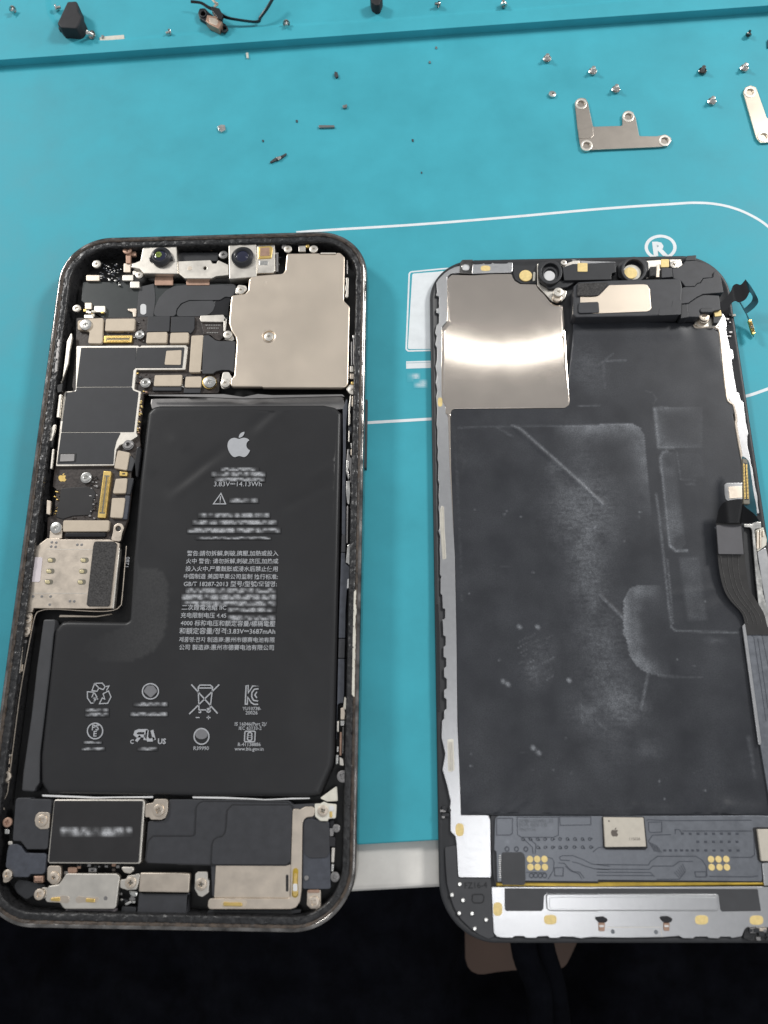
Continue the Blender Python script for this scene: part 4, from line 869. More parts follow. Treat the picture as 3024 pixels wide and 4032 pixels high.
plate('port_block', 'E', [(1060, 1080), (1185, 1090), (1185, 1156), (1050, 1150)], 4.8, 2, 'black_plastic', PH, r=.2)
plate('crumpled_foil', 'E', [(1115, 940), (1200, 950), (1195, 1000), (1160, 1000), (1130, 980)], 5.0, .5, 'bright_steel', PH, r=.4, bev=.3); plate('crumpled_foil', 'E', [(1075, 1060), (1140, 1030), (1150, 1050), (1100, 1078)], 5.0, .5, 'bright_steel', PH, r=.3, bev=.2)
plate('screw_tab', 'F', [(178, 780), (258, 780), (262, 850), (275, 856), (268, 962), (215, 1000), (180, 990), (146, 930), (152, 800)], 5.9, .6, 'pale_nickel', PH, r=.3); screw('F', 200, 892, 50, 6.2, PH, 'warm_steel')
plate('speaker_box', 'E', [(1470, 150), (1659, 150), 'F', (600, 156), (965, 160), (1005, 195), (1190, 185), (1200, 320), (1090, 380), (1000, 700), (985, 725), (300, 1005), (288, 718), (0, 716), 'E', (1280, 705), (1262, 680), (1290, 340), (1430, 330), (1464, 255)], 5.5, 2.2, 'slate_plastic', PH, r=.4, bev=.12)
plate('speaker_cover', 'E', [(1330, 472), (1659, 472), 'F', (130, 470), (152, 455), (160, 225), (180, 185), (220, 167), (960, 176), (1000, 215), (985, 690), (945, 722), (300, 718), (0, 712), 'E', (1290, 703), (1268, 680), (1290, 515)], 5.75, .5, 'slate_plastic', PH, r=.6, bev=.1)
plate('speaker_cover', 'F', [(475, 200), (965, 200), (998, 240), (982, 690), (945, 720), (292, 716), (300, 545), (315, 500), (345, 482), (385, 474), (412, 445), (422, 400), (432, 245)], 5.98, .4, 'slate_plastic', PH, r=.5, bev=.1)
for cl, ll in (('E', [(1290, 703), (1268, 680), (1288, 515), (1330, 470), (1659, 470), 'F', (130, 468), (150, 455), (160, 225), (180, 185), (220, 165), (960, 174), (998, 212), (985, 690), (945, 724), (300, 720), (0, 714)]), ('F', [(290, 716), (298, 545), (313, 500), (345, 480), (385, 472), (410, 445), (420, 400), (430, 245), (473, 198), (965, 198)])):
    stroke('groove_shade', cl, ll, .2, 6.0 if cl == 'F' else 5.78, 'black_ink', PH, th=.3)  # dark strip put in for the shade along the cover steps
plate('antenna_plate', 'F', [(332, 726), (940, 728), (985, 715), (975, 1010), (316, 1006)], 5.7, .5, 'warm_steel', PH, r=.15, bev=.05)
box_px('slot', 'F', 941, 806, 964, 952, 5.74, .05, 'cavity_black', PH, bev=.02)
AS = plate('antenna_strap', 'F', [(1000, 232), (1045, 232), (1062, 240), (1110, 212), (1192, 210), (1190, 300), (1130, 304), (1100, 322), (1086, 360), (1078, 940), (1064, 1040), (1030, 1090), (985, 1106), (258, 1106), (266, 1012), (960, 1014), (980, 1000), (985, 720)], 6.15, .6, 'warm_steel', PH, r=.7, bev=.1)
plate('contact_hole', 'F', [(1002, 760), (1026, 742), (1050, 762), (1046, 850), (1050, 990), (1020, 1012), (992, 990), (1000, 850)], 6.19, .05, 'amber_film', AS, r=.5, bev=.02)
plate('contact_tongue', 'F', [(1012, 790), (1042, 792), (1036, 850), (1046, 960), (1036, 995), (1006, 996), (998, 950), (1008, 860)], 6.35, .2, 'gold', AS, r=.3); box_px('contact_tongue', 'F', 1002, 885, 1042, 950, 6.42, .1, 'white_plastic', AS)
plate('contact_hole', 'F', [(370, 1040), (400, 1024), (590, 1028), (606, 1055), (585, 1088), (400, 1086), (372, 1070)], 6.19, .05, 'warm_sticker', AS, r=.5, bev=.02)
plate('contact_tongue', 'F', [(395, 1042), (450, 1048), (540, 1048), (562, 1056), (560, 1082), (440, 1078), (395, 1080)], 6.35, .2, 'gold', AS, r=.3)
plate('dark_cover', 'F', [(1092, 380), (1105, 335), (1135, 314), (1235, 330), (1318, 345), (1332, 930), (1250, 932), (1085, 930)], 5.7, 1.5, 'blue_slate', PH, r=.4, bev=.12)
plate('dark_cover', 'F', [(1096, 390), (1112, 340), (1145, 322), (1314, 348), (1324, 600), (1300, 660), (1150, 662), (1105, 630)], 5.85, .3, 'slate_plastic', PH, r=.8, bev=.1)
plate('clear_bracket', 'F', [(1190, 186), (1240, 186), (1270, 170), (1310, 186), (1384, 192), (1376, 315), (1310, 320), (1308, 342), (1240, 338), (1195, 300)], 6.2, .6, 'milky_plastic', PH, r=.3, bev=.15); screw('F', 1262, 250, 46, 6.5, PH, 'warm_steel')
box_px('contact_spring', 'F', 1322, 255, 1345, 308, 6.35, .3, 'gold', PH); box_px('contact_spring', 'F', 1320, 205, 1360, 250, 6.3, .3, 'white_plastic', PH)
disc('pin', 'F', 1120, 835, 20, 5.9, .3, 'foil_grey', PH)
plate('corner_clip', 'F', [(1126, 940), (1246, 938), (1245, 1085), (1215, 1108), (1160, 1105), (1124, 1070)], 5.6, .6, 'warm_steel', PH, r=.3); screw('F', 1184, 1048, 50, 6.0, PH, 'warm_steel')
plate('pad', 'F', [(1130, 938), (1235, 936), (1235, 965), (1128, 965)], 5.8, .5, 'copper', PH)
for lst, z, m in (([(1320, 400), (1362, 400), (1356, 470), (1322, 475)], 5.6, 'foil_grey'), ([(1315, 478), (1372, 480), (1370, 562), (1315, 560)], 5.8, 'rubber'), ([(1340, 568), (1370, 570), (1362, 700), (1336, 700)], 5.5, 'pale_nickel'), ([(1338, 710), (1362, 712), (1356, 780), (1334, 780)], 5.7, 'bright_steel'), ([(1322, 330), (1360, 330), (1360, 395), (1325, 395)], 5.2, 'rubber')):
    plate('spring_clip', 'F', lst, z, .7, m, PH, r=.2, bev=.12)
screw('F', 1382, 402, 34, 6.0, PH, 'foil_grey'); screw('F', 1370, 826, 42, 5.8, PH, 'foil_grey')
screw('E', 62, 350, 40, 6.0, PH, 'copper'); box_px('contact_spring', 'E', 40, 410, 82, 450, 5.6, .6, 'bright_steel', PH); box_px('contact_spring', 'E', 70, 515, 108, 545, 5.6, .6, 'pale_nickel', PH)
plate('mesh_tray', 'F', [(282, 1114), (1010, 1112), (1075, 1108), (1068, 1138), (1000, 1148), (990, 1192), (242, 1172), (262, 1120)], 4.8, 1.5, 'black_plastic', PH, r=.2)
for x0, x1 in ((300, 525), (535, 765), (790, 990)): box_px('mesh_slot', 'F', x0, 1124, x1, 1152, 4.86, .05, 'cavity_black', PH, bev=.02)

# ================================================================== REMOVED SCREEN, lying face down
q = [at('X', *v, 1.3) for v in ((1690, 1028), (2853, 1004), (3263, 3713), (1732, 3713))]
dq = ccw([Vector((v.x, v.y)) for v in q])
DS = empty('phone_screen', (sum(v.x for v in dq) / 4, sum(v.y for v in dq) / 4, 0), 'removed phone screen lying face down, showing its black backing and silver frame', 'screen')
drim = resample(fillet(dq, 11.5, 24), 1.0)
bm = bmesh.new(); sweep(bm, drim, [(1.5, .02), (.5, .1), (.1, .5), (0, .8), (0, 1.2), (.12, 1.42), (.3, 1.5), (.9, 1.5), (1.1, 1.35), (3.4, 1.35)], lambda i, k, v: (.07 * noise.noise(v.to_3d() * .7) if k > 5 else 0, 0))
add('glass_rim', finish(bm, 50), 'black_plastic', DS)
bm = bmesh.new(); add_prism(bm, inset(drim, .7), .05, 1.3, 0); add('front_glass', finish(bm), 'black_plastic', DS)
SLZ = 1.9
# silver frame: left side, upper left corner
plate('silver_frame', 'G', [(925, 186), (925, 262), (910, 272), (745, 276), (590, 282), (450, 276), (385, 282), (356, 312), (354, 690), (345, 706), (308, 748), (308, 1340), (322, 1400), (352, 1440), (362, 1548), 'J', (238, 60), (244, 500), (262, 860), (274, 1100), (288, 1757), 'K', (150, 500), (160, 700), (168, 938), 'L', (315, 135), (545, 135), (566, 150), (578, 180), (586, 690), (575, 706), (300, 704), (285, 690), (270, 400), (260, 330), (216, 285), (215, 130), 'K', (112, 900), (116, 870), (98, 790), (76, 715), (90, 640), (72, 560), (74, 480), (84, 470), (84, 430), (96, 420), (96, 375), (84, 365), (84, 330), (97, 322), (97, 275), (84, 265), (84, 225), (95, 215), (94, 175), (82, 168), (82, 120), (92, 112), (92, 70), (80, 62), (80, 20), 'J', (186, 1710), (180, 1640), (200, 1630), (200, 1556), (182, 1552), (178, 1450), (165, 1440), (166, 1330), (172, 1310), (160, 1290), (162, 1180), (158, 1100), (162, 1000), (150, 960), (158, 930), (156, 830), (150, 780), (155, 740), (150, 690), (156, 600), (146, 570), (150, 440), (142, 400), (146, 330), (140, 280), (142, 180), (135, 140), (140, 30), 'G', (265, 1400), (262, 1350), (272, 1300), (258, 1240), (268, 1160), (255, 1090), (268, 1030), (268, 930), (252, 905), (266, 830), (252, 800), (264, 730), (284, 712), (286, 632), (262, 622), (262, 588), (285, 578), (285, 482), (258, 474), (268, 440), (262, 360), (280, 330), (330, 280), (370, 250), (420, 225), (470, 212), (580, 196), (600, 202), (660, 198), (672, 190), (690, 200), (740, 196), (750, 184), (765, 194), (870, 194), (890, 184)], SLZ, .5, 'silver_bracket', DS, r=.15, bev=.08)
# lower silver plate
plate('silver_frame', 'L', [(588, 788), 'M', (1000, 838), (1612, 838), (1640, 842), (1900, 850), (1950, 1235), (1460, 1235), (1435, 1255), (1405, 1322), (1310, 1338), (1290, 1326), (1200, 1326), (1180, 1342), (1085, 1338), (1070, 1324), (955, 1326), (935, 1342), (835, 1340), (800, 1318), (640, 1330), (300, 1336), (40, 1332), 'L', (1500, 1244), (1400, 1256), (1335, 1244), (1220, 1240), (1200, 1254), (1115, 1252), (1100, 1236), (1010, 1240), (990, 1254), (900, 1252), (880, 1236), (800, 1236), (780, 1252), (680, 1250), (635, 1240), (608, 1205), (600, 1080)], SLZ, .5, 'silver_bracket', DS, r=.25, bev=.08)
# right side silver strips
plate('silver_frame', 'H', [(1030, 700), (1045, 722), (1080, 735), (1190, 735), (1240, 750), (1258, 790), (1285, 1040), (1318, 1310), (1340, 1352), (1372, 1382), (1400, 1500), 'I', (1215, 130), (1300, 600), (1350, 1000), (1440, 1040), (1450, 1030), (1436, 960), (1432, 870), (1410, 780), (1384, 600), (1370, 560), (1356, 470), (1336, 380), (1334, 290), (1345, 268), (1318, 150), (1312, 70), (1300, 40), (1280, 0), 'H', (1470, 1500), (1452, 1360), (1428, 1340), (1414, 1280), (1394, 1270), (1380, 1190), (1362, 1090), (1352, 1000), (1370, 990), (1362, 915), (1336, 905), (1320, 820), (1305, 750), (1310, 700), (1300, 640), (1270, 600)], SLZ, .5, 'silver_bracket', DS, r=.15, bev=.08)
tube('inner_lip', [at('H', x, y, 1.95) for x, y in ((1035, 706), (1060, 728), (1180, 722), (1230, 735), (1252, 775), (1280, 1040), (1312, 1310), (1335, 1360), (1368, 1390), (1390, 1500))] + [at('I', x, y, 1.95) for x, y in ((1225, 200), (1290, 560))], .33, 'warm_steel', DS, 6)
plate('silver_frame', 'I', [(1296, 1150), (1300, 1138), (1380, 1138), (1400, 1118), (1466, 1116), (1472, 1176), (1420, 1185), (1404, 1200), (1436, 1500), (1476, 1680), (1486, 1800), (1540, 2000), (1560, 2212), (1500, 2212), (1440, 1900), (1414, 1640), (1378, 1200), (1366, 1172), (1305, 1168)], 2.3, .6, 'bright_steel', DS, r=.15, bev=.12)
plate('silver_frame', 'I', [(1430, 1412), (1512, 1362), (1545, 1500), (1620, 2212), (1570, 2212), (1490, 1790)], 1.95, .4, 'silver_bracket', DS, r=.2)
plate('grounding_spring', 'I', [(1412, 1200), (1440, 1185), (1490, 1170), (1524, 1290), (1518, 1345), (1430, 1410)], 2.1, .3, 'milky_plastic', DS, r=.2)
for a in ((1425, 1205, 1448, 1380), (1455, 1190, 1470, 1370), (1480, 1200, 1496, 1260)): box_px('spring_finger', 'I', *a, 2.4, .3, 'warm_steel', DS)
plate('white_bracket', 'I', [(1112, 760), (1130, 740), (1290, 738), (1296, 910), (1160, 918), (1125, 900), (1115, 850)], 2.1, .2, 'silver_bracket', DS, r=.4)
plate('bracket_pad', 'I', [(1150, 776), (1290, 772), (1290, 885), (1160, 895)], 2.16, .1, 'warm_steel', DS, r=.2)
# heat plate, dished very slightly so that the lamp's reflection bends
HPp = ['G', (360, 325), (395, 292), (595, 296), (745, 286), (918, 284), (924, 312), (945, 345), (990, 372), (1134, 376), (1150, 400), (1256, 535), (1300, 556), (1366, 560), (1385, 820), (1400, 1100), (1424, 1390), (1418, 1425), (1385, 1448), (1370, 1451), (425, 1458), (395, 1470), (386, 1500), (387, 1548), 'J', (240, 60), (246, 460), (262, 860), (268, 980), (250, 700), (234, 440), (222, 60), 'G', (340, 1500), (345, 1440), (318, 1400), (305, 1340), (308, 760), (356, 700)]
hp = fillet(ccw(pts('G', HPp, 2.1)), .5)
hc = at('G', 860, 900, 2.1)
def hz(x, y):
    return .00004 * ((x - hc.x) ** 2) + .0012 * fbm(x, y, .04)
sheet('heat_plate', hp, 2.1, .5, .9, 'heat_plate', DS, bev=.06, zf=hz)
# black backing film with creases and the print left on it by the battery
SHp = ['J', (236, 470), (244, 40), (256, 26), (275, 20), (1120, 14), 'H', (15, 745), (20, 660), (1030, 690), (1060, 728), (1190, 735), (1245, 765), (1285, 1080), (1312, 1310), (1342, 1368), (1372, 1392), (1392, 1500), 'I', (1190, 40), (1280, 560), (1300, 950), (1300, 1500), (1310, 2212), 'K', (1535, 80), (1620, 590), (1659, 800), (1680, 945), (1100, 938), (860, 945), (166, 937), (152, 500), 'J', (288, 1757), (275, 1150), (262, 900)]
sp = fillet(ccw(pts('J', SHp, 1.98)), .35)
SZ = 1.98
def ln(c, l): return [(Vector((at(c, *l[i], SZ).xy)), Vector((at(c, *l[i + 1], SZ).xy))) for i in range(len(l) - 1)]
marks = []   # (segment, width, strength)
def mk(c, l, w_, s_):
    for g in ln(c, l): marks.append((g, w_, s_))
mk('J', [(715, 148), (780, 170), (880, 260), (1080, 435), (1250, 590), (1410, 750)], .33, .55); mk('J', [(1390, 1455), (1480, 1540), (1580, 1640)], .3, .5)
mk('J', [(300, 165), (600, 152), (900, 150), (1100, 150)], .3, .22); mk('J', [(590, 155), (720, 230)], .4, .25); mk('J', [(270, 160), (290, 500), (310, 900), (330, 1500)], .5, .12)
mk('J', [(1130, 150), (1400, 140), (1640, 136)], .35, .25)
mk('I', [(430, 20), (470, 400), (620, 402)], .3, .45); mk('I', [(430, 20), (560, 8)], .25, .35); mk('I', [(500, 640), (490, 500), (510, 445), (560, 432)], .3, .5); mk('I', [(500, 560), (580, 1340)], .25, .45); mk('I', [(585, 1350), (640, 1400), (750, 1396)], .3, .7)
mk('I', [(450, 850), (480, 1050), (515, 1370), (535, 1560), (570, 1900), (600, 2140)], .3, .45); mk('I', [(560, 1480), (600, 1900), (610, 2100)], .22, .4); mk('I', [(600, 2140), (640, 2170), (880, 2180), (1240, 2190)], .25, .45); mk('I', [(650, 440), (690, 710), (830, 712)], .2, .28); mk('I', [(735, 752), (830, 752)], .2, .35)
mk('K', [(1075, 255), (1050, 380), (1045, 420)], .35, .4); mk('K', [(750, 400), (760, 500)], .3, .25); mk('K', [(760, 420), (870, 520)], .3, .22); mk('K', [(870, 380), (770, 460)], .3, .22)
mk('H', [(60, 1390), (240, 1385)], .25, .3); mk('H', [(620, 1260), (690, 1280), (715, 1330), (690, 1370)], .25, .18); mk('H', [(280, 1010), (460, 1005)], .25, .4); mk('H', [(270, 1030), (280, 1240)], .5, .2); mk('H', [(210, 1060), (350, 950)], .3, .2); mk('H', [(700, 1410), (715, 1500)], .4, .4); mk('H', [(700, 1408), (770, 1400)], .3, .4)
mk('K', [(1565, 560), (1595, 750)], .5, .2)
for x, y, c in ((370, 285, 'K'), (392, 300, 'K'), (515, 608, 'K'), (540, 632, 'K'), (690, 280, 'K'), (448, 20, 'K'), (537, 20, 'K')):
    mk(c, [(x, y), (x + 6, y + 5)], .4, 1.1)
mk('K', [(1125, 261), (1340, 270)], .25, .25)
rs = random.Random(4)
for k in range(26):
    x = rs.uniform(440, 600); y = rs.uniform(60, 290); l_ = rs.uniform(14, 40); mk('K', [(x, y), (x + l_, y - l_ * .62)], .16, rs.uniform(.15, .35))
for k in range(30):
    x = rs.uniform(200, 1450); y = rs.uniform(-600, 880); mk('K', [(x, y), (x + rs.uniform(-3, 3), y + rs.uniform(-3, 3))], .2, rs.uniform(.3, .8))
for k in range(14):
    x = rs.uniform(300, 1300); y = rs.uniform(-300, 850); l_ = rs.uniform(30, 110); a_ = rs.uniform(-.9, .3); mk('K', [(x, y), (x + l_ * math.cos(a_), y + l_ * math.sin(a_))], .18, rs.uniform(.06, .16))
blobs = []
def bl(c, x, y, rx, ry, s_):
    a = at(c, x, y, SZ); b = at(c, x + rx, y, SZ); d = at(c, x, y + ry, SZ); blobs.append((a.x, a.y, abs(b.x - a.x), abs(d.y - a.y), s_))
bl('J', 1270, 800, 200, 230, .55); bl('J', 1290, 1130, 130, 120, .45); bl('J', 1310, 1380, 110, 150, .42); bl('J', 1310, 1720, 120, 120, .3); bl('J', 1040, 470, 60, 50, .3); bl('K', 850, 100, 90, 90, .35); bl('K', 860, 280, 60, 50, .35); bl('K', 940, 400, 90, 80, .55); bl('K', 800, 440, 90, 80, .3); bl('K', 520, 240, 50, 60, .3); bl('K', 1075, 620, 60, 40, .22); bl('K', 1045, 410, 40, 40, .25); bl('K', 560, 150, 60, 60, .2)
bl('I', 600, 1150, 90, 130, .28); bl('H', 130, 1050, 110, 130, .22); bl('I', 500, 250, 60, 150, .12); bl('K', 1400, 90, 40, 14, .2)
blobs = [(a, b, c_ * 1.15, d_ * 1.2, e_ * .62) for a, b, c_, d_, e_ in blobs]
bl('J', 1290, 1050, 130, 620, .30); bl('K', 880, 250, 110, 330, .22)
polys = []
def po(c, l, r_, w_, s_, e): polys.append((fillet(ccw(pts(c, l, SZ)), r_), w_, s_, e))
po('I', [(430, 20), (470, 402), (900, 400), (900, 0)], .2, 1.2, .34, 2); po('I', [(488, 480), (520, 440), (640, 440), (720, 1240), (740, 1330), (690, 1390), (610, 1385), (578, 1340)], 1.0, 1.1, .26, 2)
imprint = fillet(ccw(pts('J', [(250, 165), (600, 152), (1130, 148), (1640, 132), 'I', (215, 165), (300, 205), (332, 270), (400, 1000), (440, 1700), (480, 2212), 'K', (170, 800)], SZ)), 1.5)
ix, iy = at('J', 1020, 150, SZ).x, at('I', 400, 1150, SZ).y
crescent = fillet(ccw(pts('I', [(135, 2212), (134, 1900), (150, 1830), (210, 1755), (300, 1725), (620, 1730), 'K', (1500, 60), (1480, 275), (1340, 270), (1130, 261), (1062, 243), (1015, 207), (985, 152), (967, 70)], SZ)), 1.0)
kx = at('K', 1180, 150, SZ).x
po('I', [(655, 1450), (880, 1440), (960, 2080), (745, 2090)], .5, .8, .14, 0); po('I', [(500, 560), (640, 560), (730, 1240), (585, 1280)], .8, 1.2, .10, 0)
po('I', [(650, 440), (900, 450), (930, 690), (690, 710)], .3, .5, .05, 0)
film_x = at('K', 1100, 200, SZ)
def sw(x, y):
    v = .05 + .05 * fbm(x, y, .12, 2)
    for (a, b), w_, s_ in marks:
        if abs(x - a.x) > 40 and abs(x - b.x) > 40: continue
        d, t = segdist(x, y, a, b)
        if d < w_ * 3: v = max(v, s_ * math.exp(-(d / w_) ** 2) * (.7 + .5 * noise.noise(Vector((x, y, 0)) * 1.3)))
    g = 0
    for bx_, by_, rx, ry, s_ in blobs:
        e = ((x - bx_) / rx) ** 2 + ((y - by_) / ry) ** 2
        if e < 5: g = max(g, s_ * math.exp(-e))
    if g > .01:
        v += 1.25 * g * max(0, .62 + .35 * fbm(x, y, .35, 1) + .45 * fbm(x, y, 1.6, 7) + .38 * noise.noise(Vector((x * .35, y * 1.5, 3))))
    for p, w_, s_, e in polys:
        if inside(p, x, y):
            if e == 2:
                px0 = min(q_.x for q_ in p); px1 = max(q_.x for q_ in p)
                v += s_ * max(0, 1.15 - (x - px0) / (px1 - px0)) * math.exp(-polydist(x, y, p) / w_) * (.8 + .5 * fbm(x, y, .3, 4)); continue
            v += s_ * min(1, polydist(x, y, p) / w_) * (.75 + .5 * fbm(x, y, .3, 4))
    n_ = .85 + .5 * fbm(x, y, .4, 6)
    if y > iy and x > ix - 4 and inside(imprint, x, y):
        v += .50 * math.exp(-(polydist(x, y, imprint) / 3.0) ** 1.6) * min(1, max(0, (x - ix) / 7)) * min(1, (y - iy) / 26) * n_
    if x < kx and inside(crescent, x, y):
        v += .46 * math.exp(-(polydist(x, y, crescent) / 3.4) ** 2) * min(1, (kx - x) / 6) * n_
    return max(0, v)
cre = []
for c, l, w_, h_ in (('K', [(170, 900), (520, 690)], 2.2, .10), ('K', [(230, 915), (480, 790)], 1.6, .09), ('K', [(400, 915), (480, 860)], 1.0, .10), ('K', [(330, 915), (420, 850)], .9, .09), ('K', [(1260, 870), (1450, 900), (1620, 920)], 1.6, .13), ('K', [(1100, 880), (1400, 890)], 1.5, -.08), ('K', [(600, 905), (1000, 900), (1300, 915)], 1.2, .08), ('J', [(280, 560), (330, 430)], .8, .06), ('J', [(265, 420), (310, 330)], .8, .06), ('J', [(290, 260), (1000, 560)], 2, .03), ('J', [(730, 160), (1410, 750)], .5, .05), ('J', [(1390, 1455), (1580, 1640)], .5, .05), ('I', [(600, 1830), (1000, 1770)], 1.0, .04), ('I', [(640, 2100), (1100, 1900)], 1.5, .04), ('H', [(20, 760), (900, 745)], 2.5, .15), ('H', [(1120, 760), (1240, 1000)], 2.5, .05)):
    for g in ln(c, l): cre.append((g, w_, h_))
def sz(x, y):
    d = .035 * fbm(x, y, .05, 9)
    for (a, b), w_, h_ in cre:
        k, t = segdist(x, y, a, b)
        if k < w_ * 2.5: d += 1.8 * h_ * math.exp(-(k / w_) ** 2)
    return d
sheet('backing_film', sp, SZ, .5, .4, 'panel_black', DS, bev=.08, zf=sz, wf=sw)
# darker sticker squares showing through the film
# ---------- earpiece speaker and sensor row
disc('gold_pad', 'G', 1040, 298, 56, 1.9, .3, 'gold_pad', DS); plate('pad_frame', 'G', [(932, 208), (1130, 212), (1136, 370), (1000, 366), (950, 335), (930, 280)], 1.62, .3, 'black_plastic', DS, r=.5)
plate('white_edge', 'G', [(1108, 262), (1126, 270), (1122, 340), (1100, 348)], 1.9, .3, 'milky_plastic', DS)
plate('screw_tab', 'G', [(1138, 200), (1150, 190), (1160, 370), (1240, 420), (1270, 400), (1400, 430), (1385, 490), (1350, 526), (1272, 526), (1142, 388)], 2.15, .5, 'pale_nickel', DS, r=.3)
plate('sensor_base', 'G', [(1150, 200), (1180, 168), (1220, 180), (1300, 168), (1330, 190), (1345, 290), (1300, 352), (1420, 330), (1480, 350), (1400, 400), (1290, 412), (1240, 415), (1180, 345), (1150, 300)], 2.9, .9, 'black_plastic', DS, r=.6, bev=.2)
def ring(name, c, x, y, r, r2, z, h, m, parent):
    o = circle_px(c, x, y, r, r, z, 32)
    bm = bmesh.new(); add_prism(bm, o, z - h, z, .15, holes=[circle_px(c, x, y, r2, r2, z, 32)]); return add(name, finish(bm, 40), m, parent)
ring('sensor_ring', 'G', 1255, 268, 104, 78, 3.9, 1.6, 'black_plastic', DS); ring('sensor_ring', 'G', 1250, 290, 70, 52, 3.3, .9, 'black_plastic', DS); disc('sensor_window', 'G', 1246, 300, 50, 3.0, .4, 'white_plastic', DS)
screw('G', 1326, 440, 44, 3.6, DS, 'pale_nickel', cross=False); disc('post', 'G', 1316, 488, 42, 3.0, .9, 'warm_steel', DS, bev=.3); screw('G', 1372, 184, 26, 2.9, DS, 'pale_nickel', cross=False)
plate('white_bracket', 'G', [(1335, 195), (1400, 190), (1480, 160), (1510, 165), (1505, 215), (1400, 220), (1390, 250)], 2.2, .5, 'pale_nickel', DS, r=.3)
plate('sensor_board', 'H', [(-75, 220), (10, 190), (360, 178), (372, 185), (376, 260), (340, 270), (336, 322), (-60, 330)], 3.6, 1.6, 'black_plastic', DS, r=.2, bev=.12)
box_px('gold_pad', 'H', 52, 182, 136, 256, 3.72, .3, 'gold_pad', DS, r=.25)
plate('frame_tab', 'H', [(10, 165), (70, 160), (75, 190), (370, 178), (372, 172), (130, 165), (0, 150)], 2.2, .4, 'silver_bracket', DS, r=.1)
plate('sensor_base', 'H', [(395, 190), (440, 160), (620, 150), (650, 180), (655, 300), (600, 318), (430, 318), (395, 300)], 2.4, .7, 'black_plastic', DS, r=.6)
ring('sensor_ring', 'H', 528, 236, 108, 84, 3.9, 1.6, 'black_plastic', DS); disc('coil_rim', 'H', 512, 262, 76, 2.8, .4, 'milky_plastic', DS); disc('gold_pad', 'H', 500, 266, 56, 3.1, .3, 'gold_pad', DS)
plate('white_bracket', 'H', [(620, 165), (750, 155), (755, 175), (735, 300), (700, 312), (625, 312), (650, 230)], 2.3, .5, 'pale_nickel', DS, r=.2)
plate('flood_cube', 'H', [(662, 215), (716, 212), (716, 290), (665, 292)], 4.0, 1.6, 'foam', DS, r=.2); plate('cube_side', 'H', [(720, 200), (755, 190), (740, 300), (712, 305)], 3.6, 1.2, 'warm_steel', DS, r=.2)
box_px('gold_pad', 'H', 756, 150, 824, 218, 4.0, .3, 'gold_pad', DS, r=.25); plate('silver_tab', 'H', [(824, 150), (925, 152), (935, 200), (900, 224), (850, 218)], 2.6, .4, 'pale_nickel', DS, r=.3); screw('H', 866, 196, 34, 2.9, DS, 'pale_nickel')
plate('top_tab', 'H', [(975, 122), (1056, 116), (1050, 158), (960, 164)], 2.6, .6, 'black_plastic', DS, r=.2)
plate('speaker_base', 'H', [(762, 222), (848, 222), (856, 300), (762, 308)], 4.2, 1.4, 'slate_plastic', DS, r=.2)
plate('speaker_wing', 'H', [(848, 226), (900, 224), (945, 190), (960, 166), (1050, 160), (1160, 196), (1225, 236), (1262, 300), (1110, 312), (1085, 350), (1060, 355), (1040, 380), (960, 382), (930, 340), (860, 312)], 4.3, 2, 'slate_plastic', DS, r=.3, bev=.15)
plate('speaker_wing', 'H', [(1200, 260), (1216, 250), (1262, 300), (1285, 432), (1110, 446), (1060, 470), (985, 522), (925, 528), (905, 400), (960, 384), (1040, 382), (1062, 356), (1088, 352), (1112, 314), (1195, 304)], 4.7, 2.6, 'slate_plastic', DS, r=.3, bev=.15)
SPK = plate('earpiece_speaker', 'H', [(18, 380), (58, 342), (320, 328), (900, 312), (925, 330), (938, 380), (930, 525), (925, 618), (600, 632), (40, 642), (12, 620)], 5.2, 3.6, 'slate_plastic', DS, r=.7, bev=.35)
plate('speaker_mesh', 'H', [(75, 464), (232, 458), (318, 370), (610, 362), (640, 368), (660, 400), (672, 560), (664, 580), (640, 592), (230, 608), (70, 604)], 5.32, .15, 'beige_steel', SPK, r=.4, bev=.05)
plate('foam_pad', 'H', [(52, 352), (320, 344), (290, 385), (228, 454), (170, 460), (50, 458)], 5.7, .5, 'foam', SPK, r=.3, bev=.12)
plate('foam_pad', 'H', [(62, 516), (222, 510), (232, 525), (236, 600), (72, 606), (58, 590)], 5.55, .3, 'slate_plastic', SPK, r=.3, bev=.08)
plate('speaker_step', 'H', [(740, 570), (845, 552), (855, 498), (930, 490), (925, 618), (735, 626)], 5.26, .1, 'slate_plastic', SPK, r=.3, bev=.05)
plate('speaker_foot', 'H', [(926, 530), (985, 524), (1056, 474), (1112, 448), (1248, 456), (1262, 575), (1200, 590), (1180, 600), (1095, 575), (1082, 640), (1030, 640), (988, 638), (980, 650), (920, 652)], 4.4, 2.8, 'slate_plastic', DS, r=.3, bev=.2)
plate('speaker_foot', 'H', [(928, 532), (980, 530), (990, 640), (922, 652)], 4.8, 3, 'black_plastic', DS, r=.2, bev=.12)
box_px('speaker_foot', 'H', 1085, 560, 1200, 600, 4.7, 2, 'black_plastic', DS, r=1, bev=.2)
plate('screw_tab', 'H', [(1035, 690), (1085, 640), (1190, 640), (1240, 690), (1260, 720), (1200, 722), (1070, 720)], 2.3, .5, 'pale_nickel', DS, r=.3); disc('post', 'H', 1118, 650, 48, 3.2, 1, 'warm_steel', DS, bev=.4); screw('H', 1122, 632, 44, 3.9, DS, 'warm_steel')
plate('pad_block', 'H', [(1196, 600), (1268, 586), (1272, 630), (1240, 690), (1200, 690)], 3.5, 1.6, 'black_plastic', DS, r=.2); plate('gold_pad', 'H', [(1202, 585), (1262, 576), (1270, 628), (1210, 636)], 3.7, .3, 'gold_pad', DS, r=.25)
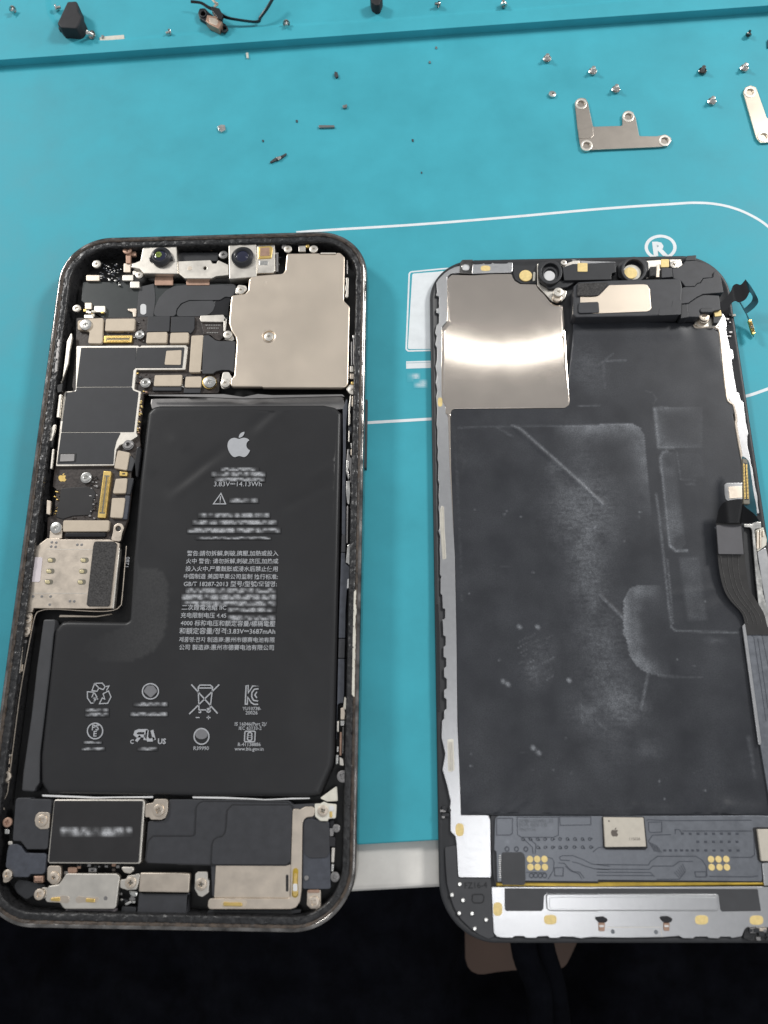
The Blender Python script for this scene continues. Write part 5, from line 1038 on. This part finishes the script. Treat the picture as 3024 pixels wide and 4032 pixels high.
# corner spring clip and gold welding pads
CL = plate('spring_clip', 'G', [(488, 160), (578, 158), (582, 180), (574, 284), (460, 278), (470, 180)], 2.3, .5, 'dark_rim_steel', DS, r=.2, holes=((518, 224, 34, 32),)); plate('clip_window', 'G', [(486, 196), (550, 196), (552, 250), (480, 250)], 2.0, .1, 'white_plastic', DS)
for c, x, y, rx, ry in (('L', 300, 270, 38, 58), ('L', 645, 990, 42, 62), ('L', 1122, 1086, 58, 44), ('M', 1016, 1162, 64, 46), ('M', 1548, 1165, 66, 46), ('G', 690, 235, 42, 24), ('G', 294, 1400, 20, 40)):
    bm = bmesh.new(); P = [(x + math.copysign(abs(math.cos(t)) ** .7, math.cos(t)) * rx, y + math.copysign(abs(math.sin(t)) ** .7, math.sin(t)) * ry) for t in [2 * math.pi * k / 24 for k in range(24)]]
    add_prism(bm, pts(c, P, SLZ + .03), SLZ - .05, SLZ + .03, .02); add('gold_pad', finish(bm), 'gold_pad', DS)
for x0, y0, x1, y1 in ((165, 755, 210, 1175),):
    o = plate('spring_slot', 'J', [(160, 790), (178, 752), (190, 790), (210, 1170), (180, 1178), (160, 900)], SLZ + .03, .05, 'milky_plastic', DS, r=.2, bev=.02)
    for i in range(2): stroke('spring_finger', 'J', [(172 + i * 18, 770), (182 + i * 18, 1165)], .18, SLZ + .2, 'pale_nickel', o, th=.15)
o = plate('spring_slot', 'K', [(100, 570), (130, 566), (136, 720), (104, 730)], SLZ + .03, .05, 'milky_plastic', DS, r=.3, bev=.02)
for i in range(3): stroke('spring_finger', 'K', [(108 + i * 8, 580), (112 + i * 8, 718)], .16, SLZ + .2, 'pale_nickel', o, th=.15)
# ---------- lower end: driver board, bar, corner piece
plate('board_bed', 'L', [(580, 140), (1640, 120), 'M', (1700, 130), (1700, 700), (1620, 800), 'L', (620, 770), (600, 660)], 1.9, .3, 'slate_plastic', DS, r=.2)
DB = plate('driver_board', 'L', [(620, 170), (645, 144), (1560, 146), 'M', (1560, 150), (1900, 165), (1900, 600), (1595, 610), (1605, 775), (1590, 790), (10, 776), 'L', (1560, 742), (900, 735), (640, 745), (632, 470), (612, 455)], 2.35, .5, 'grey_board', DS, r=.3, bev=.1)
BZB = 2.4
def trace(c, l, w_=.16, closed=False, up=.05):
    bm = bmesh.new(); add_stroke(bm, pts(c, l, BZB), w_, BZB - .05, BZB + up - .03, closed); return add('board_trace', finish(bm, 30), 'blue_slate', DB)
for c, l, cl in (('L', [(1205, 152), (1490, 152), (1490, 225), (1212, 230)], 1), ('L', [(1160, 615), (1240, 612), (1238, 690), (1162, 688)], 1), ('L', [(820, 155), (1195, 155), (1195, 320), (1150, 338), (860, 338), (825, 315)], 1), ('L', [(635, 165), (780, 165), (778, 300), (755, 318), (635, 318)], 1),
                 ('L', [(1320, 505), (1230, 505), (1205, 520), (1215, 545), (1300, 548)], 0), ('L', [(1320, 502), (1420, 540), (1500, 580), (1600, 592), (1659, 600)], 0), ('L', [(1320, 560), (1380, 575), (1440, 600), (1530, 625), (1659, 632)], 0), ('L', [(1195, 570), (1250, 575), (1290, 620), (1330, 650), (1390, 655), (1430, 710)], 0), ('L', [(1260, 600), (1300, 640), (1380, 670), (1410, 720)], 0), ('L', [(1100, 520), (1140, 530), (1155, 560), (1150, 640), (1100, 720)], 0), ('L', [(900, 655), (1080, 660)], 0), ('L', [(1510, 470), (1560, 430), (1600, 430)], 0), ('L', [(895, 365), (960, 430), (965, 490)], 0), ('L', [(920, 345), (990, 400), (985, 490)], 0),
                 ('M', [(500, 215), (630, 212), (630, 310), (520, 316), (505, 300)], 1), ('M', [(480, 200), (500, 190), (700, 200), (1500, 195)], 0), ('M', [(500, 400), (540, 340), (720, 335)], 0), ('M', [(760, 330), (760, 285), (800, 285), (830, 330)], 0), ('M', [(830, 300), (1500, 300)], 0), ('M', [(0, 625), (500, 630), (520, 595), (590, 545), (960, 545), (1020, 580), (1060, 640), (1070, 740)], 0), ('M', [(0, 670), (510, 672), (540, 640), (740, 640), (800, 595), (930, 595)], 0), ('M', [(0, 700), (520, 702), (560, 745)], 0), ('M', [(0, 730), (540, 732)], 0), ('M', [(580, 770), (800, 768), (860, 690)], 0), ('M', [(950, 695), (1060, 695), (1060, 745), (960, 745)], 1), ('M', [(1300, 555), (1500, 555), (1530, 530), (1520, 300)], 0), ('M', [(1090, 740), (1500, 745), (1560, 735)], 0)):
    trace(c, l, .13, bool(cl))
for i in range(6): trace('M', [(500 + i * 16, 400 + i * 8), (560 + i * 14, 500 + i * 2)], .09)
for i in range(6): trace('M', [(750 + i * 16, 700 - i * 16), (800 + i * 12, 755 - i * 14)], .09)
random.seed(3)
def vias(c, rows):
    bm = bmesh.new()
    for x0, x1, y, n in rows:
        for i in range(n):
            x = x0 + (x1 - x0) * i / max(1, n - 1)
            add_stroke(bm, pts(c, circ(x, y, 12, 13, n=10), BZB), .16, BZB - .05, BZB + .03, True)
            add_stroke(bm, pts(c, [(x + 8, y), (x + random.uniform(14, 26), y + random.choice((-6, 0, 14)))], BZB), .2, BZB - .05, BZB + .03)
    add('via_row', finish(bm, 30), 'solder' if c == 'M' else 'blue_slate', DB, kind='stuff')
vias('L', [(875, 1140, 355, 5), (1210, 1480, 354, 5), (1010, 1210, 430, 4), (1265, 1490, 428, 4)])
bm = bmesh.new()
for x0, x1, y, n in ((730, 900, 445, 3), (950, 1070, 685, 4)):
    for i in range(n): add_stroke(bm, pts('L', circ(x0 + (x1 - x0) * i / (n - 1), y, 18, 20, n=12), BZB), .2, BZB - .05, BZB + .03, True)
add('via_row', finish(bm, 30), 'blue_slate', DB, kind='stuff')
bm = bmesh.new()
for x0, x1, y, n in ((830, 1360, 326, 8), (980, 1360, 404, 6), (660, 930, 488, 6), (980, 1370, 488, 6)):
    for i in range(n):
        x = x0 + (x1 - x0) * i / (n - 1); add_prism(bm, pts('M', [(x - 14, y - 10), (x + 12, y - 10), (x + 14, y + 10), (x - 12, y + 10)], BZB), BZB - .05, BZB + .06, .04, seg=1)
add('via_row', finish(bm, 30), 'blue_slate', DB, kind='stuff')
for c, l in (('L', (938, 538)), ('L', (1003, 537)), ('L', (1069, 537)), ('L', (942, 609)), ('L', (1007, 609)), ('L', (1073, 609))): disc('contact_pin', c, *l, 29, BZB + .05, .1, 'gold_pad', DB, bev=.05)
for l in ((1108, 575), (1180, 575), (1255, 574), (1114, 652), (1190, 652), (1262, 652)): disc('contact_pin', 'M', *l, 31, BZB + .05, .1, 'gold_pad', DB, bev=.05)
plate('black_tape', 'L', [(684, 478), (858, 474), (885, 490), (892, 520), (896, 745), (890, 772), (682, 770), (676, 600)], 2.6, .3, 'slate_tape', DS, r=.3, bev=.08)
bm = bmesh.new()
for i in range(12): add_prism(bm, pts('L', [(655, 500 + i * 18), (676, 500 + i * 18), (676, 508 + i * 18), (655, 508 + i * 18)], 2.5), 2.3, 2.5, .03, seg=1)
add('solder_dots', finish(bm), 'solder', DB, kind='stuff')
dt = dict(z=BZB + .02, m='grey_paint_ink', parent=DB)
text('AMB668SW01_E2', 'L', (838, 204), (1150, 204), **dt); text('POR REV 1.0', 'L', (842, 243), (1090, 243), **dt); text('BH27116', 'L', (846, 280), (990, 280), **dt)
CHP = plate('driver_chip', 'M', [(66, 168), (452, 172), (478, 452), (82, 456)], 3.1, .8, 'chip_beige', DS, r=.12, bev=.06)
CPW = plate('chip_well', 'M', [(48, 158), (458, 160), (492, 462), (470, 484), (90, 480), (60, 460)], 2.44, .1, 'black_ink', DS, r=.3, bev=.02)
apple('M', 140, 268, 208, 355, 3.12, 'dark_ink', CHP); text('115036', 'M', (318, 391), (422, 391), 3.12, 'dark_ink', CHP); disc('printed_dot', 'M', 118, 204, 8, 3.12, .02, 'dark_ink', CHP, bev=0)
CH2 = plate('driver_chip', 'M', [(1558, 284), (1860, 284), (1900, 595), (1596, 592)], 3.0, .7, 'chip_beige', DS, r=.15)
plate('chip_well', 'M', [(1510, 268), (1560, 262), (1900, 270), (1900, 612), (1590, 608), (1560, 580)], 2.43, .1, 'black_ink', DS, r=.3, bev=.02)
plate('silver_tab', 'M', [(1600, 612), (1660, 600), (1900, 605), (1900, 830), (1622, 832)], 2.3, .4, 'silver_bracket', DS, r=.2)
plate('amber_strip', 'L', [(632, 752), (900, 752), (1560, 756), 'M', (10, 798), (1612, 800), (1625, 830), (0, 838), 'L', (1560, 785), (632, 785)], 2.15, .4, 'amber_film', DS, r=.1, bev=.18)
plate('black_sticker', 'L', [(706, 800), (1500, 804), 'M', (10, 856), (1560, 862), (1592, 1076), (1212, 1082), (1196, 1060), (1180, 920), (1150, 906), (0, 905), 'L', (1560, 848), (1090, 848), (1066, 870), (1060, 985), (1040, 1008), (722, 1008), (708, 990)], SLZ + .05, .08, 'slate_tape', DS, r=.2, bev=.03)
plate('raised_bar', 'L', [(1090, 852), (1560, 852), 'M', (0, 908), (1150, 912), (1180, 935), (1186, 1055), (1165, 1080), (0, 1076), 'L', (1560, 1012), (1120, 1010), (1090, 990), (1082, 880)], SLZ + .35, .5, 'silver_bracket', DS, r=.4, bev=.2)
plate('raised_bar', 'L', [(1115, 882), (1560, 882), 'M', (0, 940), (1140, 942), (1160, 960), (1164, 1045), (1145, 1064), (0, 1060), 'L', (1560, 992), (1130, 990), (1112, 970)], SLZ + .42, .1, 'silver_bracket', DS, r=.3, bev=.06)
CPc = plate('corner_plate', 'L', [(270, 410), (282, 690), (300, 708), (560, 706), (582, 720), (588, 790), (600, 1080), (608, 1205), (620, 1240), (560, 1262), (480, 1225), (400, 1170), (310, 1080), (250, 980), (215, 880), (185, 760), (172, 600), (165, 430)], 1.7, .3, 'slate_tape', DS, r=.4)
text('FZ16-4', 'L', (345, 803), (550, 797), 1.76, 'black_ink', CPc)
for x, y in ((300, 765), (230, 862), (330, 910), (295, 1028), (412, 1030), (540, 1088), (437, 1168)): disc('rivet', 'L', x, y, 19, 1.95, .3, 'bright_steel', CPc, bev=.12)
stroke('slot_outline', 'L', [(415, 858), (505, 855), (520, 875), (515, 920), (495, 934), (430, 934), (412, 915)], .2, 1.76, 'black_ink', CPc, closed=True, r=.3)
for c, dx in (('L', 1588), ('M', 676), ):
    k = 1 if c == 'L' else 1.068
    o = plate('spring_contact', c, [(dx - 68 * k, (1068 if c == 'L' else 1135)), (dx + 20, (1060 if c == 'L' else 1130)), (dx + 62 * k, (1085 if c == 'L' else 1155)), (dx + 40, (1112 if c == 'L' else 1188)), (dx - 30, (1110 if c == 'L' else 1186))], 2.4, .5, 'rubber', DS, r=.3)
    y0 = 1110 if c == 'L' else 1188
    plate('spring_foot', c, [(dx - 30, y0), (dx + 32, y0), (dx + 28, y0 + 82), (dx - 26, y0 + 82)], 2.15, .3, 'copper', DS, r=.2); box_px('spring_foot', c, dx - 22, y0 + 25, dx + 22, y0 + 45, 2.2, .1, 'white_plastic', DS)
for x, y in ((155, 1276), (574, 1280)): disc('hole', 'M', x, y, 20, SLZ + .01, .05, 'grey_paint_ink', DS, bev=.01)
stroke('crease', 'M', [(100, 1235), (620, 1232), (632, 1330)], .12, SLZ + .05, 'pale_nickel', DS, th=.06)
plate('worn_corner', 'M', [(1440, 1240), (1659, 1236), (1900, 1240), (1900, 1360), (1500, 1372), (1420, 1340)], 2.0, .3, 'black_gasket', DS, r=.4, bev=.1)
clutter('M', [(1480, 1250), (1659, 1250), (1659, 1350), (1500, 1355)], 14, 2.3, .4, 1.1, ['warm_steel', 'black_plastic', 'foil_grey'], DS, 'torn_scrap')
clutter('L', [(130, 60), (212, 50), (210, 180), (140, 170)], 10, 1.9, .4, 1.0, ['black_plastic', 'foil_grey', 'black_plastic'], DS, 'torn_scrap')
clutter('H', [(1310, 600), (1370, 600), (1365, 830), (1315, 790)], 8, 1.8, .3, .8, ['black_plastic', 'foil_grey', 'milky_plastic'], DS, 'torn_scrap')
plate('long_edge_clip', 'J', [(134, 1520), (148, 1514), (158, 1757), 'K', (62, 60), (66, 430), (54, 436), (46, 60)], 1.75, .4, 'black_glass', DS, r=.2)
# ---------- flat flex cables
def P3(c, l): return [at(c, x, y, z) for x, y, z in l]
band('main_flex', P3('I', [(1030, 1120, 4.4), (1038, 1300, 3.9), (1056, 1550, 3.5), (1098, 1750, 3.2), (1160, 1870, 3.0), (1275, 2000, 2.8), (1310, 2110, 2.6), (1330, 2212, 2.5)]),
     P3('I', [(1276, 1128, 4.5), (1296, 1320, 4.0), (1312, 1500, 3.6), (1345, 1740, 3.3), (1400, 1850, 3.1), (1490, 2000, 2.9), (1520, 2110, 2.7), (1560, 2212, 2.6)]), .14, 'flex_grey', DS)
band('flex_loop', P3('I', [(1050, 1030, 4.9), (1075, 965, 5.5), (1140, 915, 6.2), (1290, 898, 6.8), (1300, 960, 6.9), (1400, 1040, 6.2), (1448, 1108, 4.6)]), P3('I', [(1030, 1130, 4.6), (1090, 1128, 4.9), (1160, 1128, 5.3), (1250, 1128, 5.4), (1290, 1128, 5.2), (1350, 1128, 4.6), (1446, 1114, 4.4)]), .14, 'loop_black', DS)
plate('flex_stiffener', 'I', [(1034, 1150), (1274, 1150), (1300, 1432), (1056, 1430)], 4.55, .25, 'grey_stiffener', DS, r=.2, bev=.06)
FT = band('flex_tail', P3('I', [(1282, 480, 6.6), (1286, 600, 6.9), (1292, 800, 7.0), (1298, 950, 6.9), (1330, 1000, 6.6), (1398, 1060, 6.0)]), P3('I', [(1300, 486, 6.6), (1350, 540, 6.9), (1376, 700, 7.0), (1400, 860, 6.9), (1420, 950, 6.6), (1430, 1060, 5.8)]), .16, 'flex_teal', DS)
connector('I', [(1298, 945), (1288, 500), (1336, 515), (1360, 945)], 7.35, 2, 24, m='connector_grey', body='b')
plate('side_board', 'K', [(1548, 22), (1800, 22), (1900, 945), (1680, 945), (1622, 600)], 2.45, .4, 'grey_board', DS, r=.2)
plate('side_strip', 'K', [(1534, 20), (1548, 2), (1628, 585), (1622, 598), (1612, 594)], 2.7, .5, 'silver_bracket', DS, r=.15)
for i, l in enumerate(([(1565, 40), (1600, 45), (1608, 60), (1630, 62), (1720, 500)], [(1572, 60), (1590, 70), (1650, 480)], [(1610, 80), (1660, 420)])): stroke('board_trace', 'K', l, .13, 2.49, 'blue_slate', DS, th=.08)
for i, m in enumerate((0, 60, 100, 150)):
    tube('flex_trace', P3('I', [(1075 + m * 1.15, 1440, 3.95), (1100 + m, 1600, 3.65), (1140 + m, 1760, 3.45), (1200 + m * 1.0, 1870, 3.25), (1310 + m * .9, 2010, 3.05), (1340 + m * .9, 2110, 2.85)]), .04, 'flex_trace', DS, 4)
# small loose ear cable standing off the upper right corner
band('ear_flex', P3('H', [(1245, 525, 3.8), (1300, 478, 4.2), (1345, 420, 4.8), (1362, 378, 5.2), (1392, 360, 5.5), (1430, 366, 5.8), (1470, 322, 6.6)]), P3('H', [(1255, 600, 3.4), (1310, 580, 3.6), (1355, 520, 4.0), (1385, 505, 4.2), (1415, 516, 4.4), (1470, 490, 5.0), (1505, 425, 6.2)]), .12, 'flex_black', DS)
band('ear_flex', P3('H', [(1470, 322, 6.6), (1500, 360, 7.0), (1550, 440, 6.6), (1578, 505, 5.6), (1545, 560, 4.6), (1480, 610, 3.6)]), P3('H', [(1505, 425, 6.2), (1515, 440, 6.6), (1528, 470, 6.2), (1520, 505, 5.0), (1490, 540, 4.2), (1450, 575, 3.4)]), .12, 'flex_teal', DS)
band('ear_flex', P3('H', [(1418, 512, 4.3), (1450, 570, 3.4), (1482, 630, 2.6), (1510, 720, 1.6), (1535, 810, .6)]), P3('H', [(1428, 512, 4.0), (1462, 572, 3.0), (1496, 640, 2.0), (1530, 720, 1.0), (1542, 806, .3)]), .1, 'flex_teal', DS)
connector('H', [(1492, 662), (1520, 656), (1556, 778), (1528, 784)], 2.6, 2, 8, body='b')

# ================================================================== LOOSE PIECES ON THE MAT
def thing(name, c, x, y, z, label, cat, group=None):
    q = at(c, x, y, z); return empty(name, (q.x, q.y, z), label, cat, group)
def bracket(c, lst, holes, z, label, m='beige_steel'):
    q = pts(c, lst, z); cx_ = sum(v.x for v in q) / len(q); cy_ = sum(v.y for v in q) / len(q)
    t = empty('metal_bracket', (cx_, cy_, 0), label, 'bracket', 'metal cover brackets on the mat')
    plate('bracket_plate', c, lst, z, .35, m, t, r=.5, bev=.08, bottom=True, holes=holes)
    for h in holes:
        o = circle_px(c, h[0], h[1], 26, 24, z + .12, 24); i_ = circle_px(c, h[0], h[1], 17, 14, z + .12, 24)
        bm = bmesh.new(); add_prism(bm, o, .02, z + .12, .12, holes=[i_]); add('eyelet', finish(bm, 40), 'pale_nickel', t)
        o = circle_px(c, h[0], h[1] + 4, 12, 10, .06, 16)
    return t
bt = bracket('U', [(825, 448), (836, 428), (852, 421), (872, 426), (882, 446), (893, 500), (903, 547), (1030, 543), (1029, 500), (1038, 482), (1056, 476), (1076, 484), (1088, 510), (1103, 588), (1180, 588), (1215, 580), (1238, 592), (1242, 608), (1225, 630), (1190, 634), (880, 648), (856, 640), (846, 622), (835, 545)], ((851, 447, 18, 15), (1055, 502, 18, 15), (1212, 606, 18, 15), (875, 627, 18, 15)), .62, 'E shaped taupe metal bracket with four round eyelets on the mat', 'taupe_steel')
plate('bend_flap', 'U', [(838, 560), (903, 548), (906, 585), (896, 596), (842, 597)], .72, .3, 'taupe_steel', bt, r=.2)
bracket('U', [(1551, 398), (1560, 378), (1582, 368), (1606, 376), (1616, 400), (1654, 510), (1700, 520), (1720, 610), (1660, 614), (1625, 617), (1608, 596)], ((1581, 396, 18, 15), (1640, 588, 18, 15)), .62, 'narrow beige metal bracket cut off by the right edge of the photo')
# loose screws: head, threaded shank
def shank_mesh():
    bm = bmesh.new(); n = 14; prof = []
    L_ = 1.5
    for k in range(18):
        prof.append((.40 + (.09 if k % 2 else 0), -.2 - L_ * k / 17))
    prof.append((.25, -.25 - L_)); rings = []
    for r, z in prof: rings.append([bm.verts.new((r * math.cos(2 * math.pi * k / n), r * math.sin(2 * math.pi * k / n), z)) for k in range(n)])
    for a, b in zip(rings, rings[1:]):
        for k in range(n): bm.faces.new((a[k], a[(k + 1) % n], b[(k + 1) % n], b[k]))
    bm.faces.new(rings[-1])
    me = finish(bm, 30); me.transform(Matrix.Scale(MM, 4)); me.materials.append(MATS['bright_steel']); me.name = 'shank'; return me
SHM = shank_mesh(); HDM = screw_mesh(5, True); HDM.materials.append(MATS['bright_steel'])
SHD = SHM.copy(); SHD.materials.clear(); SHD.materials.append(MATS['dark_rim_steel']); HDD = HDM.copy(); HDD.materials.clear(); HDD.materials.append(MATS['dark_rim_steel'])
def loose(c, x, y, label, tilt=100, turn=0, s=1.0, z0=0., dark=False, L=1.0):
    q = at(c, x, y, z0 + .6)
    t = empty('loose_screw', (q.x, q.y, z0 + .02), label, 'screw', 'loose screws scattered on the mat')
    for nm, me in (('head', HDD if dark else HDM), ('shank', SHD if dark else SHM)):
        o = bpy.data.objects.new(nm, me); COL.objects.link(o); o.parent = t
        if nm == 'shank': o.scale = (1, 1, L)
        WPOS[o.name] = q
    M = Matrix.Rotation(math.radians(turn), 4, 'Z') @ Matrix.Rotation(math.radians(tilt), 4, 'Y')
    low = min((M @ v.co).z for v in HDM.vertices) ; low = min(low, min((M @ Vector((v.co.x, v.co.y, v.co.z * L))).z for v in SHM.vertices))
    t.rotation_euler = M.to_euler(); t.scale = (s, s, s); t.location.z = (z0 + .02) * MM - low * s
    return t
TF = 2.0
loose('T', 58, 42, 'screw in the far left corner of the raised tray, standing alone', 100, 100, 1.0, TF)
loose('T', 240, 40, 'screw lying against the left side of the black rubber block', 80, 200, .95, TF)
loose('T', 402, 152, 'long screw leaning between the black rubber block and the white strip', 145, 60, 1.15, TF, L=1.3)
loose('T', 738, 140, 'screw near the tray edge, between white strip and black module', 95, 30, .85, TF)
loose('T', 1238, 102, 'screw on the tray just right of the bent black cable', 100, 95, 1.0, TF)
loose('U', 240, 22, 'dark screw of the raised tray beside a chip of metal', 110, 10, .85, TF, True)
loose('U', 517, 32, 'screw at the right part of the raised tray, head towards the camera', 100, 275, 1.05, TF)
loose('U', 705, 253, 'screw lying highest on the left above the E shaped bracket', 172, 60, 1.12)
loose('U', 902, 307, 'screw right of the flat one, above the middle of the E shaped bracket', 175, 80, 1.12)
loose('U', 1002, 385, 'screw nearest above the middle eyelet of the E shaped bracket', 174, 70, 1.12)
loose('U', 728, 404, 'pale flat head screw standing upside right left of the E shaped bracket', 4, 40, 1.05, L=.3)
loose('U', 1377, 305, 'dark screw standing head down between the two metal brackets', 177, 20, 1.12, 0, True)
loose('U', 1557, 293, 'bright screw just above the narrow right bracket', 173, 60, 1.12)
loose('U', 1417, 437, 'bright screw left of the narrow right bracket, below the dark one', 175, 40, 1.12)
loose('U', 1573, 155, 'small dark screw at the far right near the step of the tray', 110, 250, .8, 0, True)
# dirt and slivers
def bit(name, c, lst, z, th, m, label, cat='debris'):
    o = plate(name, c, lst, z, th, m, None, r=.06, bev=.04, bottom=True); o['label'] = label; o['category'] = cat; o['group'] = 'scraps lying on the mat'; return o
bit('metal_chip', 'T', [(940, 545), (955, 538), (972, 540), (974, 560), (958, 570), (945, 562)], .5, .48, 'bright_steel', 'shiny crumpled metal chip alone on the left of the mat')
bit('dark_sliver', 'T', [(1166, 698), (1190, 680), (1215, 672), (1238, 660), (1236, 668), (1215, 684), (1190, 694), (1170, 703)], .45, .42, 'dirt', 'dark sliver with a shiny middle lying slanted above the phone')
bit('metal_flake', 'T', [(1192, 680), (1212, 674), (1216, 682), (1204, 692)], .55, .08, 'bright_steel', 'shiny flake on the slanted dark sliver')
bit('metal_pin', 'T', [(1376, 540), (1444, 541), (1446, 549), (1378, 551)], .5, .48, 'foil_grey', 'grey pin lying level in the upper middle of the mat')
bit('dark_crumb', 'T', [(1446, 308), (1458, 312), (1462, 330), (1452, 334), (1444, 322)], .6, .58, 'dirt', 'dark crumb high in the middle of the mat')
bit('grey_crumb', 'T', [(1480, 455), (1500, 450), (1498, 464), (1482, 466)], .5, .48, 'foil_grey', 'grey crumb just above the level grey pin')
bit('beige_crumb', 'T', [(1062, 228), (1072, 226), (1074, 248), (1066, 250)], .5, .48, 'milky_plastic', 'beige crumb right below the step of the tray')
for c, x, y, r, l in (('T', 1283, 523, 6, 'tiny dark speck left of the level grey pin'), ('T', 1137, 608, 5, 'tiny dark speck above the slanted sliver'), ('U', 125, 606, 6, 'tiny dark speck between sliver and E shaped bracket'), ('U', 163, 745, 4, 'faint tiny speck lowest on the middle of the mat')):
    bit('dark_speck', c, [(x - r, y - r), (x + r * .6, y - r * .8), (x + r * .4, y + r), (x - r * .5, y + r * .7)], .2, .18, 'dirt', l)
for c, x, y, l in (('U', 198, 268, 'pale speck right of the beige crumb'), ('U', 226, 205, 'pale speck close under the tray step'), ('T', 1210, 24, 'pale bit on the tray beside the bent cable')):
    bit('pale_speck', c, [(x - 4, y - 5), (x + 4, y - 4), (x + 3, y + 5), (x - 4, y + 4)], .25 if y > 100 else 1.5, .22, 'foil_grey', l)
bit('metal_chip', 'U', [(226, 14), (240, 12), (238, 28), (228, 26)], 1.7, .48, 'bright_steel', 'bright metal chip touching the dark screw on the tray')
bit('teal_sliver', 'U', [(1656, 172), (1700, 168), (1700, 205), (1657, 205)], .4, .38, 'flex_teal', 'dark teal sliver at the right edge of the photo under the tray')
o = bit('label_strip', 'T', [(430, 162), (440, 158), (535, 150), (537, 168), (490, 172), (432, 178)], TF + .3, .28, 'milky_plastic', 'torn cream strip of label on the tray beside the long screw', 'label strip')
bit('label_scrap', 'T', [(438, 150), (448, 152), (446, 162), (438, 162)], TF + .7, .3, 'foil_grey', 'grey scrap standing on the left end of the cream strip')
# black rubber block
RB = thing('rubber_block', 'T', 300, 90, TF, 'black rubber block standing at the far left of the tray', 'rubber block')
plate('block_body', 'T', [(290, 5), (330, 3), (338, 20), (340, 48), (355, 70), (345, 100), (330, 122), (262, 118), (246, 100), (268, 52)], TF + 4.2, 4.1, 'rubber', RB, r=.6, bev=.5, bottom=True)
plate('block_foot', 'T', [(250, 112), (340, 118), (356, 72), (352, 118), (336, 142), (300, 138), (252, 124)], TF + 1.6, 1.5, 'rubber', RB, r=.4, bev=.3)
# small camera-like module with two eyelets and its bent cable
FM = thing('cable_module', 'T', 920, 80, TF, 'small black module with two round eyelets and a bent black cable on the tray', 'cable module')
plate('module_bar', 'T', [(855, 55), (862, 36), (885, 34), (905, 55), (940, 80), (975, 104), (986, 122), (975, 134), (955, 132), (930, 122), (895, 98), (862, 78)], TF + 1.2, 1.0, 'flex_black', FM, r=.4, bev=.15, bottom=True, holes=((877, 57, 12, 13), (968, 122, 12, 11)))
ring('eyelet', 'T', 877, 57, 16, 11, TF + 1.5, .5, 'black_plastic', FM); ring('eyelet', 'T', 968, 122, 16, 11, TF + 1.5, .5, 'black_plastic', FM)
plate('module_box', 'T', [(895, 64), (935, 70), (960, 92), (945, 124), (905, 104), (888, 90)], TF + 2.6, 2.0, 'copper', FM, r=.2, bev=.2); plate('module_face', 'T', [(902, 74), (930, 78), (944, 92), (935, 110), (906, 98)], TF + 2.7, .15, 'warm_steel', FM, r=.2)
def PT(l): return [at('T', x, y, z) for x, y, z in l]
band('cable', PT([(825, 0, 4.5), (870, 6, 4.5), (905, 26, 4.6), (940, 40, 4.6), (975, 66, 4.2), (1020, 78, 4.0), (1105, 88, 3.6), (1120, 70, 4.2), (1150, 28, 5.2), (1178, -20, 6)]), PT([(825, 14, 3.9), (868, 18, 3.9), (898, 38, 4.0), (930, 54, 4.0), (968, 76, 3.4), (1018, 86, 3.2), (1112, 96, 2.6), (1128, 76, 3.4), (1160, 34, 4.4), (1190, -20, 5.2)]), .3, 'flex_black', FM)
plate('module_tab', 'T', [(912, 26), (948, 36), (962, 62), (958, 84), (940, 76), (915, 46)], TF + 3.4, 1.2, 'flex_black', FM, r=.2); tube('cable', PT([(915, -5, 5), (930, 12, 5), (940, 18, 4.6), (925, 30, 4.4)]), .35, 'warm_steel', FM, 6)
o = plate('black_plug', 'T', [(1596, -20), (1605, 10), (1622, 22), (1640, 20), (1655, -20)], TF + 3, 2.9, 'rubber', None, r=.5, bev=.4, bottom=True); o['label'] = 'black plug cut off by the top edge of the photo'; o['category'] = 'plug'

# ================================================================== PERSON below the table edge (dark clothes)
gap = pts('X', [(1838, 3600), (2420, 3600), (2280, 3875), (2200, 3905), (1990, 3880), (1842, 3888)], -130)
gap = fillet(ccw(gap), 6)
bm = bmesh.new(); X0, X1, Y0, Y1, st_ = -260, 420, -260, 60, 2.5
grid = {}
for i in range(int((X1 - X0) / st_) + 1):
    for j in range(int((Y1 - Y0) / st_) + 1):
        x = X0 + i * st_; y = Y0 + j * st_
        ins = inside(gap, x, y); d = polydist(x, y, gap)
        if d < 2.6:
            e_ = min(range(len(gap)), key=lambda i_: segdist(x, y, gap[i_ - 1], gap[i_])[0]); n_ = gap[e_ - 1].lerp(gap[e_], segdist(x, y, gap[e_ - 1], gap[e_])[1])
            x, y, ins, d = n_.x, n_.y, False, 0
        z = -130 + 14 * math.sin(x * .021) + 10 * fbm(x, y, .012) + 3 * fbm(x, y, .05)
        if not ins and d < 22: z -= 22 * (1 - d / 22) ** 2
        grid[i, j] = None if ins else bm.verts.new((x, y, z - (22 if ins else 0)))
for (i, j), v in list(grid.items()):
    f = [grid.get((i + a, j + b)) for a, b in ((0, 0), (1, 0), (1, 1), (0, 1))]
    if all(f): bm.faces.new(f)
me = finish(bm, 60)
PE = empty('person', (90, -60, -160), 'person sitting at the table in dark clothes, only the lap showing', 'person')
add('trousers', me, 'trouser_cloth', PE)
a = [at('X', x, y, -118) for x, y in ((2050, 3600), (2070, 3760), (2120, 3880), (2130, 4032))]
tube('drawstring', a, 4.5, 'trouser_cloth', PE, 8)
a = [at('X', x, y, -120) for x, y in ((2120, 3600), (2140, 3740), (2180, 3880), (2200, 4032))]
tube('drawstring', a, 4.0, 'trouser_cloth', PE, 8)
